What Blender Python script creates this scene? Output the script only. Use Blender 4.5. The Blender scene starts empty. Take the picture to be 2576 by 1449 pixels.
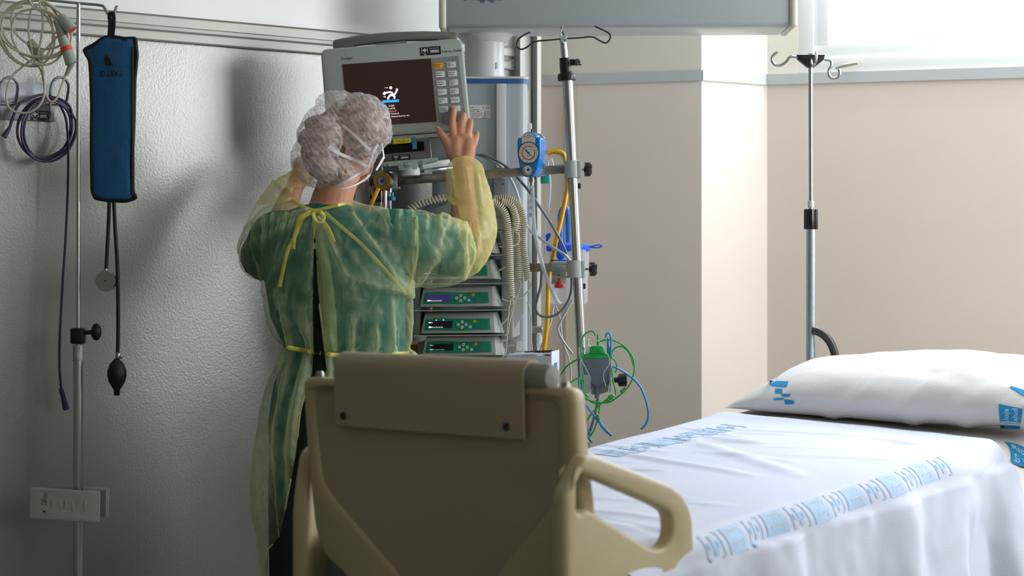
import bpy, bmesh, math, random
from mathutils import Vector, Matrix, noise
from mathutils.bvhtree import BVHTree
from mathutils.geometry import tessellate_polygon
random.seed(7)
S = bpy.context.scene
COL = S.collection
R = math.radians

# ---------------------------------------------------------------- camera
CAMZ = 1.25
FOC = 5000.0
cam_d = bpy.data.cameras.new('camera')
cam = bpy.data.objects.new('camera', cam_d); COL.objects.link(cam)
cam.location = (0, 0, CAMZ); cam.rotation_euler = (R(90), 0, 0)
cam_d.sensor_width = 36.0; cam_d.lens = FOC/2576*36.0
cam_d.shift_y = -(724.5-640)/2576
cam_d.clip_start = 0.05
cam_d.dof.use_dof = True; cam_d.dof.focus_distance = 5.85; cam_d.dof.aperture_fstop = 3.5
S.camera = cam
S.view_settings.view_transform = 'Standard'; S.view_settings.look = 'None'
S.view_settings.gamma = 1.0; S.view_settings.use_curve_mapping = False
S.view_settings.exposure = 0.15
try:
    S.cycles.use_denoising = True; S.cycles.max_bounces = 10; S.cycles.transparent_max_bounces = 24
    S.cycles.sample_clamp_indirect = 6; S.cycles.caustics_reflective = False; S.cycles.caustics_refractive = False
except Exception: pass

# ---------------------------------------------------------------- world and lights
world = bpy.data.worlds.new('sky'); S.world = world; world.use_nodes = True
bg = world.node_tree.nodes['Background']; bg.inputs[0].default_value = (0.86, 0.93, 1.0, 1); bg.inputs[1].default_value = 1.35
def area(name, loc, target, sx, sy, power, col, spread=180):
    l = bpy.data.lights.new(name, 'AREA'); l.shape = 'RECTANGLE'; l.size = sx; l.size_y = sy
    l.energy = power; l.color = col; l.spread = R(spread)
    o = bpy.data.objects.new(name, l); COL.objects.link(o); o.location = loc
    o.rotation_euler = (Vector(target)-Vector(loc)).to_track_quat('-Z', 'Y').to_euler()
    return o
# daylight at the back window; unseen right-wall windows added for fill and wall glare
area('daylight_back_window', (2.0, 6.95, 2.55), (1.2, 4.3, 0.7), 2.2, 1.1, 104, (0.86, 0.93, 1.0))
area('unseen_side_daylight', (3.35, 5.15, 1.95), (0.0, 5.6, 1.2), 1.5, 1.3, 62, (0.95, 0.97, 1.0))
area('unseen_room_fill', (3.35, 0.6, 1.9), (0.0, 2.0, 1.0), 3.2, 1.5, 34, (1.0, 0.93, 0.82))

# ---------------------------------------------------------------- helpers
def ray(px, py): return Vector(((px-1288)/FOC, 1.0, (640-py)/FOC))
def P(px, py, D): return Vector((0, 0, CAMZ)) + ray(px, py)*D
def PT(lst, D=None):
    return [P(a[0], a[1], a[2] if len(a) > 2 else D) for a in lst]
BASE = Matrix(((1,0,0,0),(0,0,-1,0),(0,1,0,0),(0,0,0,1)))
def FR(origin, yaw=0, roll=0, pitch=0):
    """frame whose local x is right, y up, z towards the viewer"""
    return Matrix.Translation(origin) @ Matrix.Rotation(R(yaw), 4, 'Z') @ BASE @ Matrix.Rotation(R(pitch), 4, 'X') @ Matrix.Rotation(R(roll), 4, 'Z')
def UV(fr, px, py, w=0.0):
    """where the sight line of a pixel meets the frame's plane (at height w), in the frame's own units"""
    n = (fr.to_3x3() @ Vector((0,0,1))); o = fr @ Vector((0,0,w)); d = ray(px, py); c = Vector((0,0,CAMZ))
    t = (o-c).dot(n)/d.dot(n); q = fr.inverted() @ (c+d*t)
    return (q.x, q.y)
def smoothpath(pts, k=6, closed=False):
    pts = [Vector(p) for p in pts]
    n = len(pts)
    if n < 3: return pts
    out = []
    rng = range(n) if closed else range(n-1)
    for i in rng:
        p1, p2 = pts[i], pts[(i+1) % n]
        p0 = pts[(i-1) % n] if (closed or i > 0) else p1*2-p2
        p3 = pts[(i+2) % n] if (closed or i < n-2) else p2*2-p1
        for j in range(k):
            t = j/k; t2 = t*t; t3 = t2*t
            out.append(0.5*((2*p1)+(p2-p0)*t+(2*p0-5*p1+4*p2-p3)*t2+(3*p1-p0-3*p2+p3)*t3))
    if not closed: out.append(pts[-1])
    return out
_txt = {}
def textgeo(s):
    if s in _txt: return _txt[s]
    cu = bpy.data.curves.new('t', 'FONT'); cu.body = s; cu.size = 1.0; cu.resolution_u = 2
    ob = bpy.data.objects.new('t', cu); COL.objects.link(ob)
    me = bpy.data.meshes.new_from_object(ob.evaluated_get(bpy.context.evaluated_depsgraph_get()))
    vs = [(v.co.x, v.co.y) for v in me.vertices]; fs = [tuple(p.vertices) for p in me.polygons]
    bpy.data.objects.remove(ob); bpy.data.curves.remove(cu); bpy.data.meshes.remove(me)
    _txt[s] = (vs, fs); return _txt[s]
ROOT = {}
def rootmat(o):
    while o.parent: o = o.parent
    return ROOT.get(o.name, Matrix.Identity(4))

class M:
    """collects shapes, each face with a material slot, and links them as ONE mesh object"""
    def __init__(s, fr=None): s.v = []; s.f = []; s.mi = []; s.m = 0; s.fr = fr
    def raw(s, vs, fs, T=None):
        b = len(s.v)
        for q in vs:
            q = Vector(q)
            if T is not None: q = T @ q
            if s.fr is not None: q = s.fr @ q
            s.v.append(q)
        for f in fs: s.f.append(tuple(i+b for i in f)); s.mi.append(s.m)
        return s
    def bm(s, bm, T=None):
        bm.verts.index_update()
        s.raw([v.co.copy() for v in bm.verts], [tuple(v.index for v in f.verts) for f in bm.faces], T); bm.free(); return s
    def box(s, c, size, bev=0, T=None, seg=2, taper=None):
        b = bmesh.new(); bmesh.ops.create_cube(b, size=1.0)
        for v in b.verts:
            k = 1.0
            v.co = Vector((v.co.x*size[0], v.co.y*size[1], v.co.z*size[2]))
            if taper: # taper=(fx,fy) scale of the +z face
                if v.co.z > 0: v.co.x *= taper[0]; v.co.y *= taper[1]
        if bev: bmesh.ops.bevel(b, geom=b.edges[:], offset=bev, segments=seg, affect='EDGES', profile=0.5)
        X = Matrix.Translation(c)
        return s.bm(b, (T @ X) if T is not None else X)
    def span(s, p0, p1, w, h, bev=0, up=(0,0,1)):
        """box beam between two points"""
        p0 = Vector(p0); p1 = Vector(p1); d = p1-p0; L = d.length; d.normalize()
        u = Vector(up); x = d.cross(u).normalized(); u = x.cross(d)
        T = Matrix(((d.x,x.x,u.x,0),(d.y,x.y,u.y,0),(d.z,x.z,u.z,0),(0,0,0,1))); T.translation = (p0+p1)/2
        return s.box((0,0,0), (L,w,h), bev, T)
    def tube(s, pts, r, n=8, smooth=0, closed=False, cap=True, flat=None):
        pts = [Vector(p) for p in pts]
        rs = list(r) if isinstance(r, (list, tuple)) else None
        if smooth:
            m = len(pts); pts = smoothpath(pts, smooth, closed)
            if rs:
                rr = []
                for i in range(len(pts)):
                    t = i/smooth; a = int(t); f = t-a
                    rr.append(rs[a % m]*(1-f)+rs[(a+1) % m if closed else min(a+1, m-1)]*f)
                rs = rr
        N = len(pts)
        if rs is None: rs = [r]*N
        vs = []; fs = []
        t0 = (pts[1]-pts[0]).normalized()
        nrm = t0.orthogonal().normalized()
        if flat is not None:
            nrm = (Vector(flat)-t0*t0.dot(Vector(flat))).normalized()
        prev = t0
        for i, p in enumerate(pts):
            if closed: t = pts[(i+1) % N]-pts[i-1]
            else: t = pts[min(i+1, N-1)]-pts[max(i-1, 0)]
            if t.length < 1e-9: t = prev
            t = t.normalized()
            if i: nrm = prev.rotation_difference(t) @ nrm
            nrm = (nrm-t*t.dot(nrm)).normalized(); prev = t
            bi = t.cross(nrm)
            for j in range(n):
                a = 2*math.pi*j/n
                if flat is None: vs.append(p+(nrm*math.cos(a)+bi*math.sin(a))*rs[i])
                else: vs.append(p+nrm*math.cos(a)*rs[i]*0.22+bi*math.sin(a)*rs[i])
        for i in range(N if closed else N-1):
            for j in range(n):
                a = i*n+j; b = i*n+(j+1) % n; c = ((i+1) % N)*n
                fs.append((a, b, c+(j+1) % n, c+j))
        if not closed and cap:
            fs.append(tuple(range(n))[::-1]); fs.append(tuple((N-1)*n+j for j in range(n)))
        return s.raw(vs, fs)
    def lathe(s, prof, o=(0,0,0), axis=(0,0,1), n=24, cap=True):
        q = Vector((0,0,1)).rotation_difference(Vector(axis).normalized()); o = Vector(o)
        vs = []; fs = []
        for r, z in prof:
            for j in range(n):
                a = 2*math.pi*j/n; vs.append(o+q @ Vector((r*math.cos(a), r*math.sin(a), z)))
        for i in range(len(prof)-1):
            for j in range(n):
                fs.append((i*n+j, i*n+(j+1) % n, (i+1)*n+(j+1) % n, (i+1)*n+j))
        if cap: fs.append(tuple(range(n))[::-1]); fs.append(tuple((len(prof)-1)*n+j for j in range(n)))
        return s.raw(vs, fs)
    def cyl(s, o, axis, r, h, n=20, bev=0.0):
        if bev: pr = [(r-bev, 0), (r, bev), (r, h-bev), (r-bev, h)]
        else: pr = [(r, 0), (r, h)]
        return s.lathe(pr, o, axis, n)
    def ball(s, c, rad, T=None, n=20):
        b = bmesh.new(); bmesh.ops.create_uvsphere(b, u_segments=n, v_segments=max(8, n//2), radius=1)
        if not isinstance(rad, (tuple, list)): rad = (rad,)*3
        X = Matrix.Translation(c)
        if T is not None: X = X @ T.to_4x4()
        X = X @ Matrix.Diagonal((*rad, 1))
        return s.bm(b, X)
    def loft(s, rings, n=40, p=2.0, cap=True):
        """rings: (centre, half x, half y) horizontal super-ellipses"""
        vs = []; fs = []
        for c, a, b in rings:
            c = Vector(c)
            for j in range(n):
                t = 2*math.pi*j/n; ct, st = math.cos(t), math.sin(t)
                vs.append(c+Vector((a*math.copysign(abs(ct)**(2/p), ct), b*math.copysign(abs(st)**(2/p), st), 0)))
        for i in range(len(rings)-1):
            for j in range(n): fs.append((i*n+j, i*n+(j+1) % n, (i+1)*n+(j+1) % n, (i+1)*n+j))
        if cap: fs.append(tuple(range(n))[::-1]); fs.append(tuple((len(rings)-1)*n+j for j in range(n)))
        return s.raw(vs, fs)
    def prism(s, poly, z0, z1, bev=0.0, T=None, holes=(), seg=2):
        """outline in x,y pushed through from z0 to z1"""
        if not holes:
            b = bmesh.new(); vv = [b.verts.new((x, y, z0)) for x, y in poly]; f = b.faces.new(vv)
            r = bmesh.ops.extrude_face_region(b, geom=[f])
            for g in r['geom']:
                if isinstance(g, bmesh.types.BMVert): g.co.z = z1
            bmesh.ops.recalc_face_normals(b, faces=b.faces[:])
            if bev:
                ed = [e for e in b.edges if abs(e.verts[0].co.z-e.verts[1].co.z) < 1e-9]
                bmesh.ops.bevel(b, geom=ed, offset=bev, segments=seg, affect='EDGES', profile=0.5)
            return s.bm(b, T)
        loops = [poly]+list(holes)
        pts = [q for l in loops for q in l]
        tris = tessellate_polygon([[Vector((x, y, 0)) for x, y in l] for l in loops])
        n = len(pts); vs = [(x, y, z0) for x, y in pts]+[(x, y, z1) for x, y in pts]; fs = []
        for a, b_, c in tris: fs.append((a, b_, c)); fs.append((c+n, b_+n, a+n))
        k = 0
        for l in loops:
            for i in range(len(l)):
                a = k+i; b_ = k+(i+1) % len(l); fs.append((a, b_, b_+n, a+n))
            k += len(l)
        bb = bmesh.new(); vv = [bb.verts.new(v) for v in vs]
        for f in fs:
            try: bb.faces.new([vv[i] for i in f])
            except ValueError: pass
        bmesh.ops.recalc_face_normals(bb, faces=bb.faces[:])
        if bev:
            ed = [e for e in bb.edges if len(e.link_faces) == 2 and e.calc_face_angle(0) > 0.9 and abs(e.verts[0].co.z-e.verts[1].co.z) < 1e-9]
            bmesh.ops.bevel(bb, geom=ed, offset=bev, segments=seg, affect='EDGES', profile=0.5)
        return s.bm(bb, T)
    def text(s, t, x, y, size, z=0.0, T=None, align='l', rot=0, sx=1.0, fn=None):
        vs, fs = textgeo(t)
        if not vs: return s
        w = max(v[0] for v in vs)
        off = {'l': 0, 'c': -w/2, 'r': -w}[align]
        c, sn = math.cos(R(rot)), math.sin(R(rot)); out = []
        for a, b in vs:
            a = (a+off)*size*sx; b = b*size
            q = (x+a*c-b*sn, y+a*sn+b*c)
            out.append(Vector((q[0], q[1], z)) if fn is None else fn(*q))
        return s.raw(out, fs, T)
    def build(s, name, mats, parent=None, smooth=40, world=True):
        me = bpy.data.meshes.new(name)
        vs = s.v
        if parent is not None and world:
            inv = rootmat(parent).inverted(); vs = [inv @ v for v in vs]
        me.from_pydata([tuple(v) for v in vs], [], s.f)
        if not isinstance(mats, (list, tuple)): mats = [mats]
        for m in mats: me.materials.append(m)
        if len(mats) > 1: me.polygons.foreach_set('material_index', s.mi)
        me.update(); me.validate()
        b = bmesh.new(); b.from_mesh(me); bmesh.ops.recalc_face_normals(b, faces=b.faces[:]) if getattr(s, 'fix', True) else None
        b.to_mesh(me); b.free()
        if smooth:
            me.polygons.foreach_set('use_smooth', [True]*len(me.polygons))
            me.set_sharp_from_angle(angle=R(smooth))
        o = bpy.data.objects.new(name, me); COL.objects.link(o)
        if parent is not None: o.parent = parent
        return o

def tag(o, label, cat, group=None, kind=None):
    o['label'] = label; o['category'] = cat
    if group: o['group'] = group
    if kind: o['kind'] = kind
    return o
def thing(name, label, cat, mat=None, group=None):
    o = bpy.data.objects.new(name, None); COL.objects.link(o); o.empty_display_size = 0.05
    if mat is None: mat = Matrix.Identity(4)
    if not isinstance(mat, Matrix): mat = Matrix.Translation(mat)
    l, r, sc = mat.decompose(); o.location = l; o.rotation_euler = r.to_euler()
    ROOT[o.name] = mat.copy()
    return tag(o, label, cat, group)
def struct(m, name, mats, smooth=0):
    o = m.build(name, mats, smooth=smooth); o['kind'] = 'structure'; return o

def remesh(m, voxel, smooth_it=3, fac=0.5):
    me = bpy.data.meshes.new('r'); me.from_pydata([tuple(v) for v in m.v], [], m.f); me.update()
    b = bmesh.new(); b.from_mesh(me); bmesh.ops.recalc_face_normals(b, faces=b.faces[:]); b.to_mesh(me); b.free()
    o = bpy.data.objects.new('r', me); COL.objects.link(o)
    md = o.modifiers.new('r', 'REMESH'); md.mode = 'VOXEL'; md.voxel_size = voxel; md.adaptivity = 0
    if smooth_it:
        sm = o.modifiers.new('s', 'SMOOTH'); sm.factor = fac; sm.iterations = smooth_it
    dg = bpy.context.evaluated_depsgraph_get()
    e = bpy.data.meshes.new_from_object(o.evaluated_get(dg))
    out = M(); out.v = [v.co.copy() for v in e.vertices]; out.f = [tuple(p.vertices) for p in e.polygons]; out.mi = [0]*len(out.f)
    out.n = [v.normal.copy() for v in e.vertices]
    bpy.data.objects.remove(o); bpy.data.meshes.remove(me); bpy.data.meshes.remove(e)
    return out
def bvh(m): return BVHTree.FromPolygons([tuple(v) for v in m.v], m.f)
def onto(tree, px, py, off=0.003, far=None):
    """point on a surface along the sight line of a pixel, lifted off it"""
    d = ray(px, py).normalized(); h = tree.ray_cast(Vector((0,0,CAMZ)), d)
    if h[0] is None: return P(px, py, far or 5.5)
    return h[0]-d*off
def inpoly(x, y, poly):
    c = False; j = len(poly)-1
    for i in range(len(poly)):
        if (poly[i][1] > y) != (poly[j][1] > y) and x < (poly[j][0]-poly[i][0])*(y-poly[i][1])/(poly[j][1]-poly[i][1])+poly[i][0]: c = not c
        j = i
    return c
def proj(v): return (1288+FOC*v.x/v.y, 640-FOC*(v.z-CAMZ)/v.y)

# ---------------------------------------------------------------- materials
def lin(h):
    h = h.lstrip('#'); o = []
    for i in (0, 2, 4):
        c = int(h[i:i+2], 16)/255; o.append(c/12.92 if c <= .04045 else ((c+.055)/1.055)**2.4)
    return (*o, 1)
def mat(name, col, rough=0.5, metal=0.0, bump=0.0, scale=200.0, var=0.0, vscale=8.0, spec=0.5, coat=0.0, emit=None, estr=1.0, stretch=None, detail=3):
    m = bpy.data.materials.new(name); m.use_nodes = True; nt = m.node_tree; b = nt.nodes['Principled BSDF']
    c = lin(col) if isinstance(col, str) else (*col, 1)
    b.inputs['Base Color'].default_value = c; b.inputs['Roughness'].default_value = rough; b.inputs['Metallic'].default_value = metal
    b.inputs['Specular IOR Level'].default_value = spec; b.inputs['Coat Weight'].default_value = coat
    if emit:
        b.inputs['Emission Color'].default_value = lin(emit); b.inputs['Emission Strength'].default_value = estr
    tc = nt.nodes.new('ShaderNodeTexCoord'); src = tc.outputs['Object']
    if stretch:
        mp = nt.nodes.new('ShaderNodeMapping'); mp.inputs['Scale'].default_value = stretch; nt.links.new(src, mp.inputs[0]); src = mp.outputs[0]
    if bump:
        n = nt.nodes.new('ShaderNodeTexNoise'); n.inputs['Scale'].default_value = scale; n.inputs['Detail'].default_value = detail
        nt.links.new(src, n.inputs['Vector'])
        bp = nt.nodes.new('ShaderNodeBump'); bp.inputs['Strength'].default_value = bump; bp.inputs['Distance'].default_value = 0.002
        nt.links.new(n.outputs['Fac'], bp.inputs['Height']); nt.links.new(bp.outputs[0], b.inputs['Normal'])
    if var:
        n = nt.nodes.new('ShaderNodeTexNoise'); n.inputs['Scale'].default_value = vscale; n.inputs['Detail'].default_value = 5
        nt.links.new(src, n.inputs['Vector'])
        mr = nt.nodes.new('ShaderNodeMapRange'); mr.inputs[1].default_value = .3; mr.inputs[2].default_value = .7
        mr.inputs[3].default_value = 1-var; mr.inputs[4].default_value = 1+var; nt.links.new(n.outputs['Fac'], mr.inputs[0])
        mx = nt.nodes.new('ShaderNodeMix'); mx.data_type = 'RGBA'; mx.blend_type = 'MULTIPLY'; mx.inputs[0].default_value = 1
        mx.inputs[6].default_value = c; nt.links.new(mr.outputs[0], mx.inputs[7]); nt.links.new(mx.outputs[2], b.inputs['Base Color'])
    return m
def sheer(name, col, opacity, trans=0.5, rough=0.6, ovar=0.0, oscale=20.0, stretch=(1,1,1), bump=0.3, bscale=60, lines=None, gather=0):
    """thin non-woven cloth: part see-through, part diffuse with light coming through it"""
    m = bpy.data.materials.new(name); m.use_nodes = True; nt = m.node_tree; N = nt.nodes; L = nt.links
    N.remove(N['Principled BSDF']); out = N['Material Output']
    tc = N.new('ShaderNodeTexCoord'); mp = N.new('ShaderNodeMapping'); mp.inputs['Scale'].default_value = stretch; L.new(tc.outputs['Object'], mp.inputs[0])
    nz = N.new('ShaderNodeTexNoise'); nz.inputs['Scale'].default_value = bscale; nz.inputs['Detail'].default_value = 4; L.new(mp.outputs[0], nz.inputs['Vector'])
    bp = N.new('ShaderNodeBump'); bp.inputs['Strength'].default_value = bump; bp.inputs['Distance'].default_value = 0.004; L.new(nz.outputs['Fac'], bp.inputs['Height'])
    c = lin(col)
    df = N.new('ShaderNodeBsdfDiffuse'); df.inputs[0].default_value = c; L.new(bp.outputs[0], df.inputs['Normal'])
    tr = N.new('ShaderNodeBsdfTranslucent'); tr.inputs[0].default_value = c; L.new(bp.outputs[0], tr.inputs['Normal'])
    m1 = N.new('ShaderNodeMixShader'); m1.inputs[0].default_value = trans; L.new(df.outputs[0], m1.inputs[1]); L.new(tr.outputs[0], m1.inputs[2])
    gl = N.new('ShaderNodeBsdfGlossy'); gl.inputs['Roughness'].default_value = 0.45; L.new(bp.outputs[0], gl.inputs['Normal'])
    m2 = N.new('ShaderNodeMixShader'); m2.inputs[0].default_value = 0.06; L.new(m1.outputs[0], m2.inputs[1]); L.new(gl.outputs[0], m2.inputs[2])
    tp = N.new('ShaderNodeBsdfTransparent')
    m3 = N.new('ShaderNodeMixShader'); L.new(tp.outputs[0], m3.inputs[1]); L.new(m2.outputs[0], m3.inputs[2])
    n2 = N.new('ShaderNodeTexNoise'); n2.inputs['Scale'].default_value = oscale; n2.inputs['Detail'].default_value = 6; L.new(mp.outputs[0], n2.inputs['Vector'])
    mr = N.new('ShaderNodeMapRange'); mr.inputs[1].default_value = .35; mr.inputs[2].default_value = .65
    mr.inputs[3].default_value = opacity-ovar; mr.inputs[4].default_value = opacity+ovar; L.new(n2.outputs['Fac'], mr.inputs[0])
    fac = mr.outputs[0]
    if lines:
        for rot, sc, amt in lines:
            mp2 = N.new('ShaderNodeMapping'); mp2.inputs['Rotation'].default_value = rot; L.new(tc.outputs['Object'], mp2.inputs[0])
            wv = N.new('ShaderNodeTexWave'); wv.inputs['Scale'].default_value = sc; wv.inputs['Distortion'].default_value = 9.0; wv.inputs['Detail'].default_value = 4
            wv.inputs['Detail Scale'].default_value = 1.2; L.new(mp2.outputs[0], wv.inputs['Vector'])
            pw = N.new('ShaderNodeMath'); pw.operation = 'POWER'; pw.inputs[1].default_value = 7; L.new(wv.outputs['Fac'], pw.inputs[0])
            ml = N.new('ShaderNodeMath'); ml.operation = 'MULTIPLY_ADD'; ml.inputs[1].default_value = amt; L.new(pw.outputs[0], ml.inputs[0]); L.new(fac, ml.inputs[2])
            ml.use_clamp = True; fac = ml.outputs[0]
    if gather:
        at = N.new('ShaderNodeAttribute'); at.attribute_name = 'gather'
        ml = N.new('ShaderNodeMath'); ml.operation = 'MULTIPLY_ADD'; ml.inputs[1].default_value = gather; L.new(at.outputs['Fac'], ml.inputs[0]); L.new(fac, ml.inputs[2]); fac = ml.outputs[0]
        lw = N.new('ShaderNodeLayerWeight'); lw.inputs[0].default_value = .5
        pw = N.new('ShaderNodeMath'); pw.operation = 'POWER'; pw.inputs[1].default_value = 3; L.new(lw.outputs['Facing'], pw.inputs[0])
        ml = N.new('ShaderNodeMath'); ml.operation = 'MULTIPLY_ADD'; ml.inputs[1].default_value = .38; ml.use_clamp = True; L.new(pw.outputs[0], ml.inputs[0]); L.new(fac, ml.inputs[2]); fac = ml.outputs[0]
    L.new(fac, m3.inputs[0]); L.new(m3.outputs[0], out.inputs[0])
    return m
def glass(name, col=(1,1,1), fac=0.12, rough=0.02):
    m = bpy.data.materials.new(name); m.use_nodes = True; nt = m.node_tree; N = nt.nodes; L = nt.links
    N.remove(N['Principled BSDF']); tp = N.new('ShaderNodeBsdfTransparent'); tp.inputs[0].default_value = (*col, 1)
    gl = N.new('ShaderNodeBsdfGlossy'); gl.inputs['Roughness'].default_value = rough
    lw = N.new('ShaderNodeLayerWeight'); lw.inputs[0].default_value = 0.3
    mr = N.new('ShaderNodeMapRange'); mr.inputs[3].default_value = fac*0.6; mr.inputs[4].default_value = min(1, fac*4); L.new(lw.outputs['Fresnel'], mr.inputs[0])
    mx = N.new('ShaderNodeMixShader'); L.new(mr.outputs[0], mx.inputs[0]); L.new(tp.outputs[0], mx.inputs[1]); L.new(gl.outputs[0], mx.inputs[2])
    L.new(mx.outputs[0], N['Material Output'].inputs[0]); return m
def milky(name, col, opacity):
    """cloudy clear plastic"""
    m = bpy.data.materials.new(name); m.use_nodes = True; nt = m.node_tree; N = nt.nodes; L = nt.links
    b = N['Principled BSDF']; b.inputs['Base Color'].default_value = lin(col); b.inputs['Roughness'].default_value = 0.15; b.inputs['Alpha'].default_value = opacity
    return m

MT = dict(
 chrome=mat('brushed chrome', '#b4b7ba', 0.24, 1.0), steel=mat('worn steel', '#9a958e', 0.32, 1.0, var=.12, vscale=30),
 darksteel=mat('dark steel', '#4a4a4a', 0.35, 1.0), black=mat('black plastic', '#0b0b0d', 0.38), rubber=mat('black rubber', '#08080a', 0.5),
 white=mat('white plastic', '#d6d8d6', 0.35), offwhite=mat('off-white plastic', '#c3c8c2', 0.42), greyp=mat('grey plastic', '#8d9292', 0.42),
 greydk=mat('dark grey plastic', '#5f6163', 0.42), lgrey=mat('pale grey casing', '#a9b0ad', 0.38), ink=mat('black print', '#101012', 0.6),
 wprint=mat('white print', '#e8e8e8', 0.6), beige=mat('beige bed plastic', '#b0a07c', 0.5, bump=.25, scale=420, var=.03), beigegrey=mat('taupe bed plastic', '#a3947b', 0.62, bump=.25, scale=420),
 green=mat('teal keypad film', '#0b8a6a', 0.35), greenlite=mat('light teal line', '#35b58f', 0.4), blue=mat('blue plastic', '#0b7fd0', 0.22, coat=.3), bluedk=mat('deep blue plastic', '#0b4fc0', 0.3),
 yellow=mat('yellow hose', '#f0b400', 0.4), amber=mat('amber key', '#e9a11a', 0.4), red=mat('red plastic', '#d8201c', 0.35), paper=mat('paper label', '#d9dbd8', 0.7),
 cordw=mat('ivory cable', '#cfcab4', 0.38), cordg=mat('grey cable', '#6f7885', 0.4), cordl=mat('pale grey cable', '#b9c2c8', 0.38), cordb=mat('light blue cable', '#3f93cf', 0.35),
 cordgr=mat('green cable', '#12a345', 0.35), purple=mat('purple cable', '#3a2450', 0.4), towerb=mat('pendant enamel', '#a7aeb3', 0.33), towerl=mat('pendant light enamel', '#cfd3d3', 0.33),
 bluetrim=mat('blue trim', '#285f96', 0.35), brass=mat('brass', '#caa24a', 0.3, 0.85), tealkn=mat('teal knob', '#0a88a8', 0.35), tealplug=mat('teal plug', '#1aa590', 0.4),
)
# ---------------------------------------------------------------- the room
H = 3.05; RAIL = 1.885
WL0 = Vector((-1.2547, 5.75, 0)); WLD = Vector((0.7547, 0.6561, 0)); WLY = math.degrees(math.atan2(WLD.y, WLD.x))
WLF = FR(WL0, WLY)
# satin, orange-peel painted panel wall on the left
def paint(name, col, rough, bump, scale, spec=.5, var=.03, metal=0.0):
    return mat(name, col, rough, metal, bump=bump, scale=scale, spec=spec, var=var, vscale=1.7)
m_lwall = paint('satin grey panel paint', '#9c9d98', 0.36, 0.30, 150, spec=.8, metal=.40)
m_lup = paint('glossy white panel', '#e9e9ea', 0.28, 0.04, 12, spec=.6)
m_trimg = mat('grey panel rail', '#a9a8a0', 0.35, 0.15)
m_pink = paint('pinkish beige laminate', '#dfd2c8', 0.5, 0.05, 300)
m_cream = paint('cream wall paint', '#dcd6c8', 0.6, 0.05, 300)
m_rail = mat('pale grey dado rail', '#b9bdbf', 0.5)
m_floor = mat('grey green vinyl floor', '#8b9488', 0.35, var=.08, vscale=30)
m_ceil = mat('white ceiling', '#dcdcd8', 0.8)
m_frame = mat('white window frame', '#e4e6e6', 0.4)

Lend = WL0+WLD*1.735            # where the left panel wall stops
Lfar = WL0+WLD*(-6.9)
def wallslab(p0, p1, z0, z1, th=0.1, m=None):
    """upright slab; p0->p1 with the room on the viewer's side"""
    d = (Vector(p1)-Vector(p0)); L = d.length; d.normalize(); nrm = Vector((d.y, -d.x, 0))
    m = m or M(); a = Vector(p0); b = Vector(p1); o = -nrm*th
    vs = [a, b, b+o, a+o]
    m.raw([Vector((q.x, q.y, z)) for z in (z0, z1) for q in vs], [(0,1,5,4),(1,2,6,5),(2,3,7,6),(3,0,4,7),(0,3,2,1),(4,5,6,7)])
    return m
A = Vector((P(1338, 0, 7.27).x, 7.27, 0)); B = Vector((P(1765, 0, 7.03).x, 7.03, 0)); C = Vector((P(1930, 0, 7.22).x, 7.22, 0))
Dd = (Vector((1.785, 6.93, 0))-C).normalized(); E = C+Dd*2.62      # back-right corner
RX = E.x
struct(wallslab(Lfar, Lend, 0, RAIL), 'wall_left', m_lwall)
struct(wallslab(Lfar, Lend, RAIL+.075, H), 'wall_left_upper', m_lup)
m = M(); m.fr = WLF
L1 = 1.735
for z0, z1, dep in ((RAIL, RAIL+.030, .010), (RAIL+.030, RAIL+.046, .003), (RAIL+.046, RAIL+.075, .014)):
    m.box(((-6.9+L1)/2, (z0+z1)/2, dep-.05), (L1+6.9, z1-z0, .1))
struct(m, 'trim_1', m_trimg)
m = M(); m.fr = WLF
for z0 in (RAIL+.001, RAIL+.031, RAIL+.075): m.box(((-6.9+L1)/2, z0, -.035), (L1+6.9, .005, .104))
struct(m, 'trim_8', mat('painted groove shade', '#75746f', .6))  # dark strips paint in the shade of the rail grooves
# upright metal strips where the panel wall meets the pillar
m = M(); m.fr = WLF
m.box((L1-.045, H/2, .02), (.05, H, .04)); m.box((L1-.005, H/2, .03), (.018, H, .07))
struct(m, 'trim_2', m_trimg)
struct(wallslab(Lend, A, 0, H), 'wall_return', m_trimg)
m = M(); m.box((A.x-.02, A.y-.03, H/2), (.03, .05, H)); struct(m, 'trim_3', m_trimg)
# the boxed pillar: front and splayed side, then the window wall
def twotone(p0, p1, name):
    struct(wallslab(p0, p1, 0, RAIL), name, m_pink)
    struct(wallslab(p0, p1, RAIL, H, .098), name+'_upper', m_cream)
    d = (Vector(p1)-Vector(p0)); d.normalize(); nrm = Vector((d.y, -d.x, 0))
    q0 = Vector(p0)+nrm*.008; q1 = Vector(p1)+nrm*.008
    return wallslab(q0, q1, RAIL-.02, RAIL+.018, .05)
rl = twotone(A, B, 'wall_pillar_front')
struct(rl, 'trim_4', m_rail)
rl = twotone(B, C, 'wall_pillar_side'); struct(rl, 'trim_5', m_rail)
# thin vertical joint strip on the pillar
m = M(); q = A+(B-A)*.24; m.box((q.x, q.y-.004, RAIL/2), (.045, .01, RAIL)); struct(m, 'trim_6', mat('greenish joint strip', '#b3ab98', .5))
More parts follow.
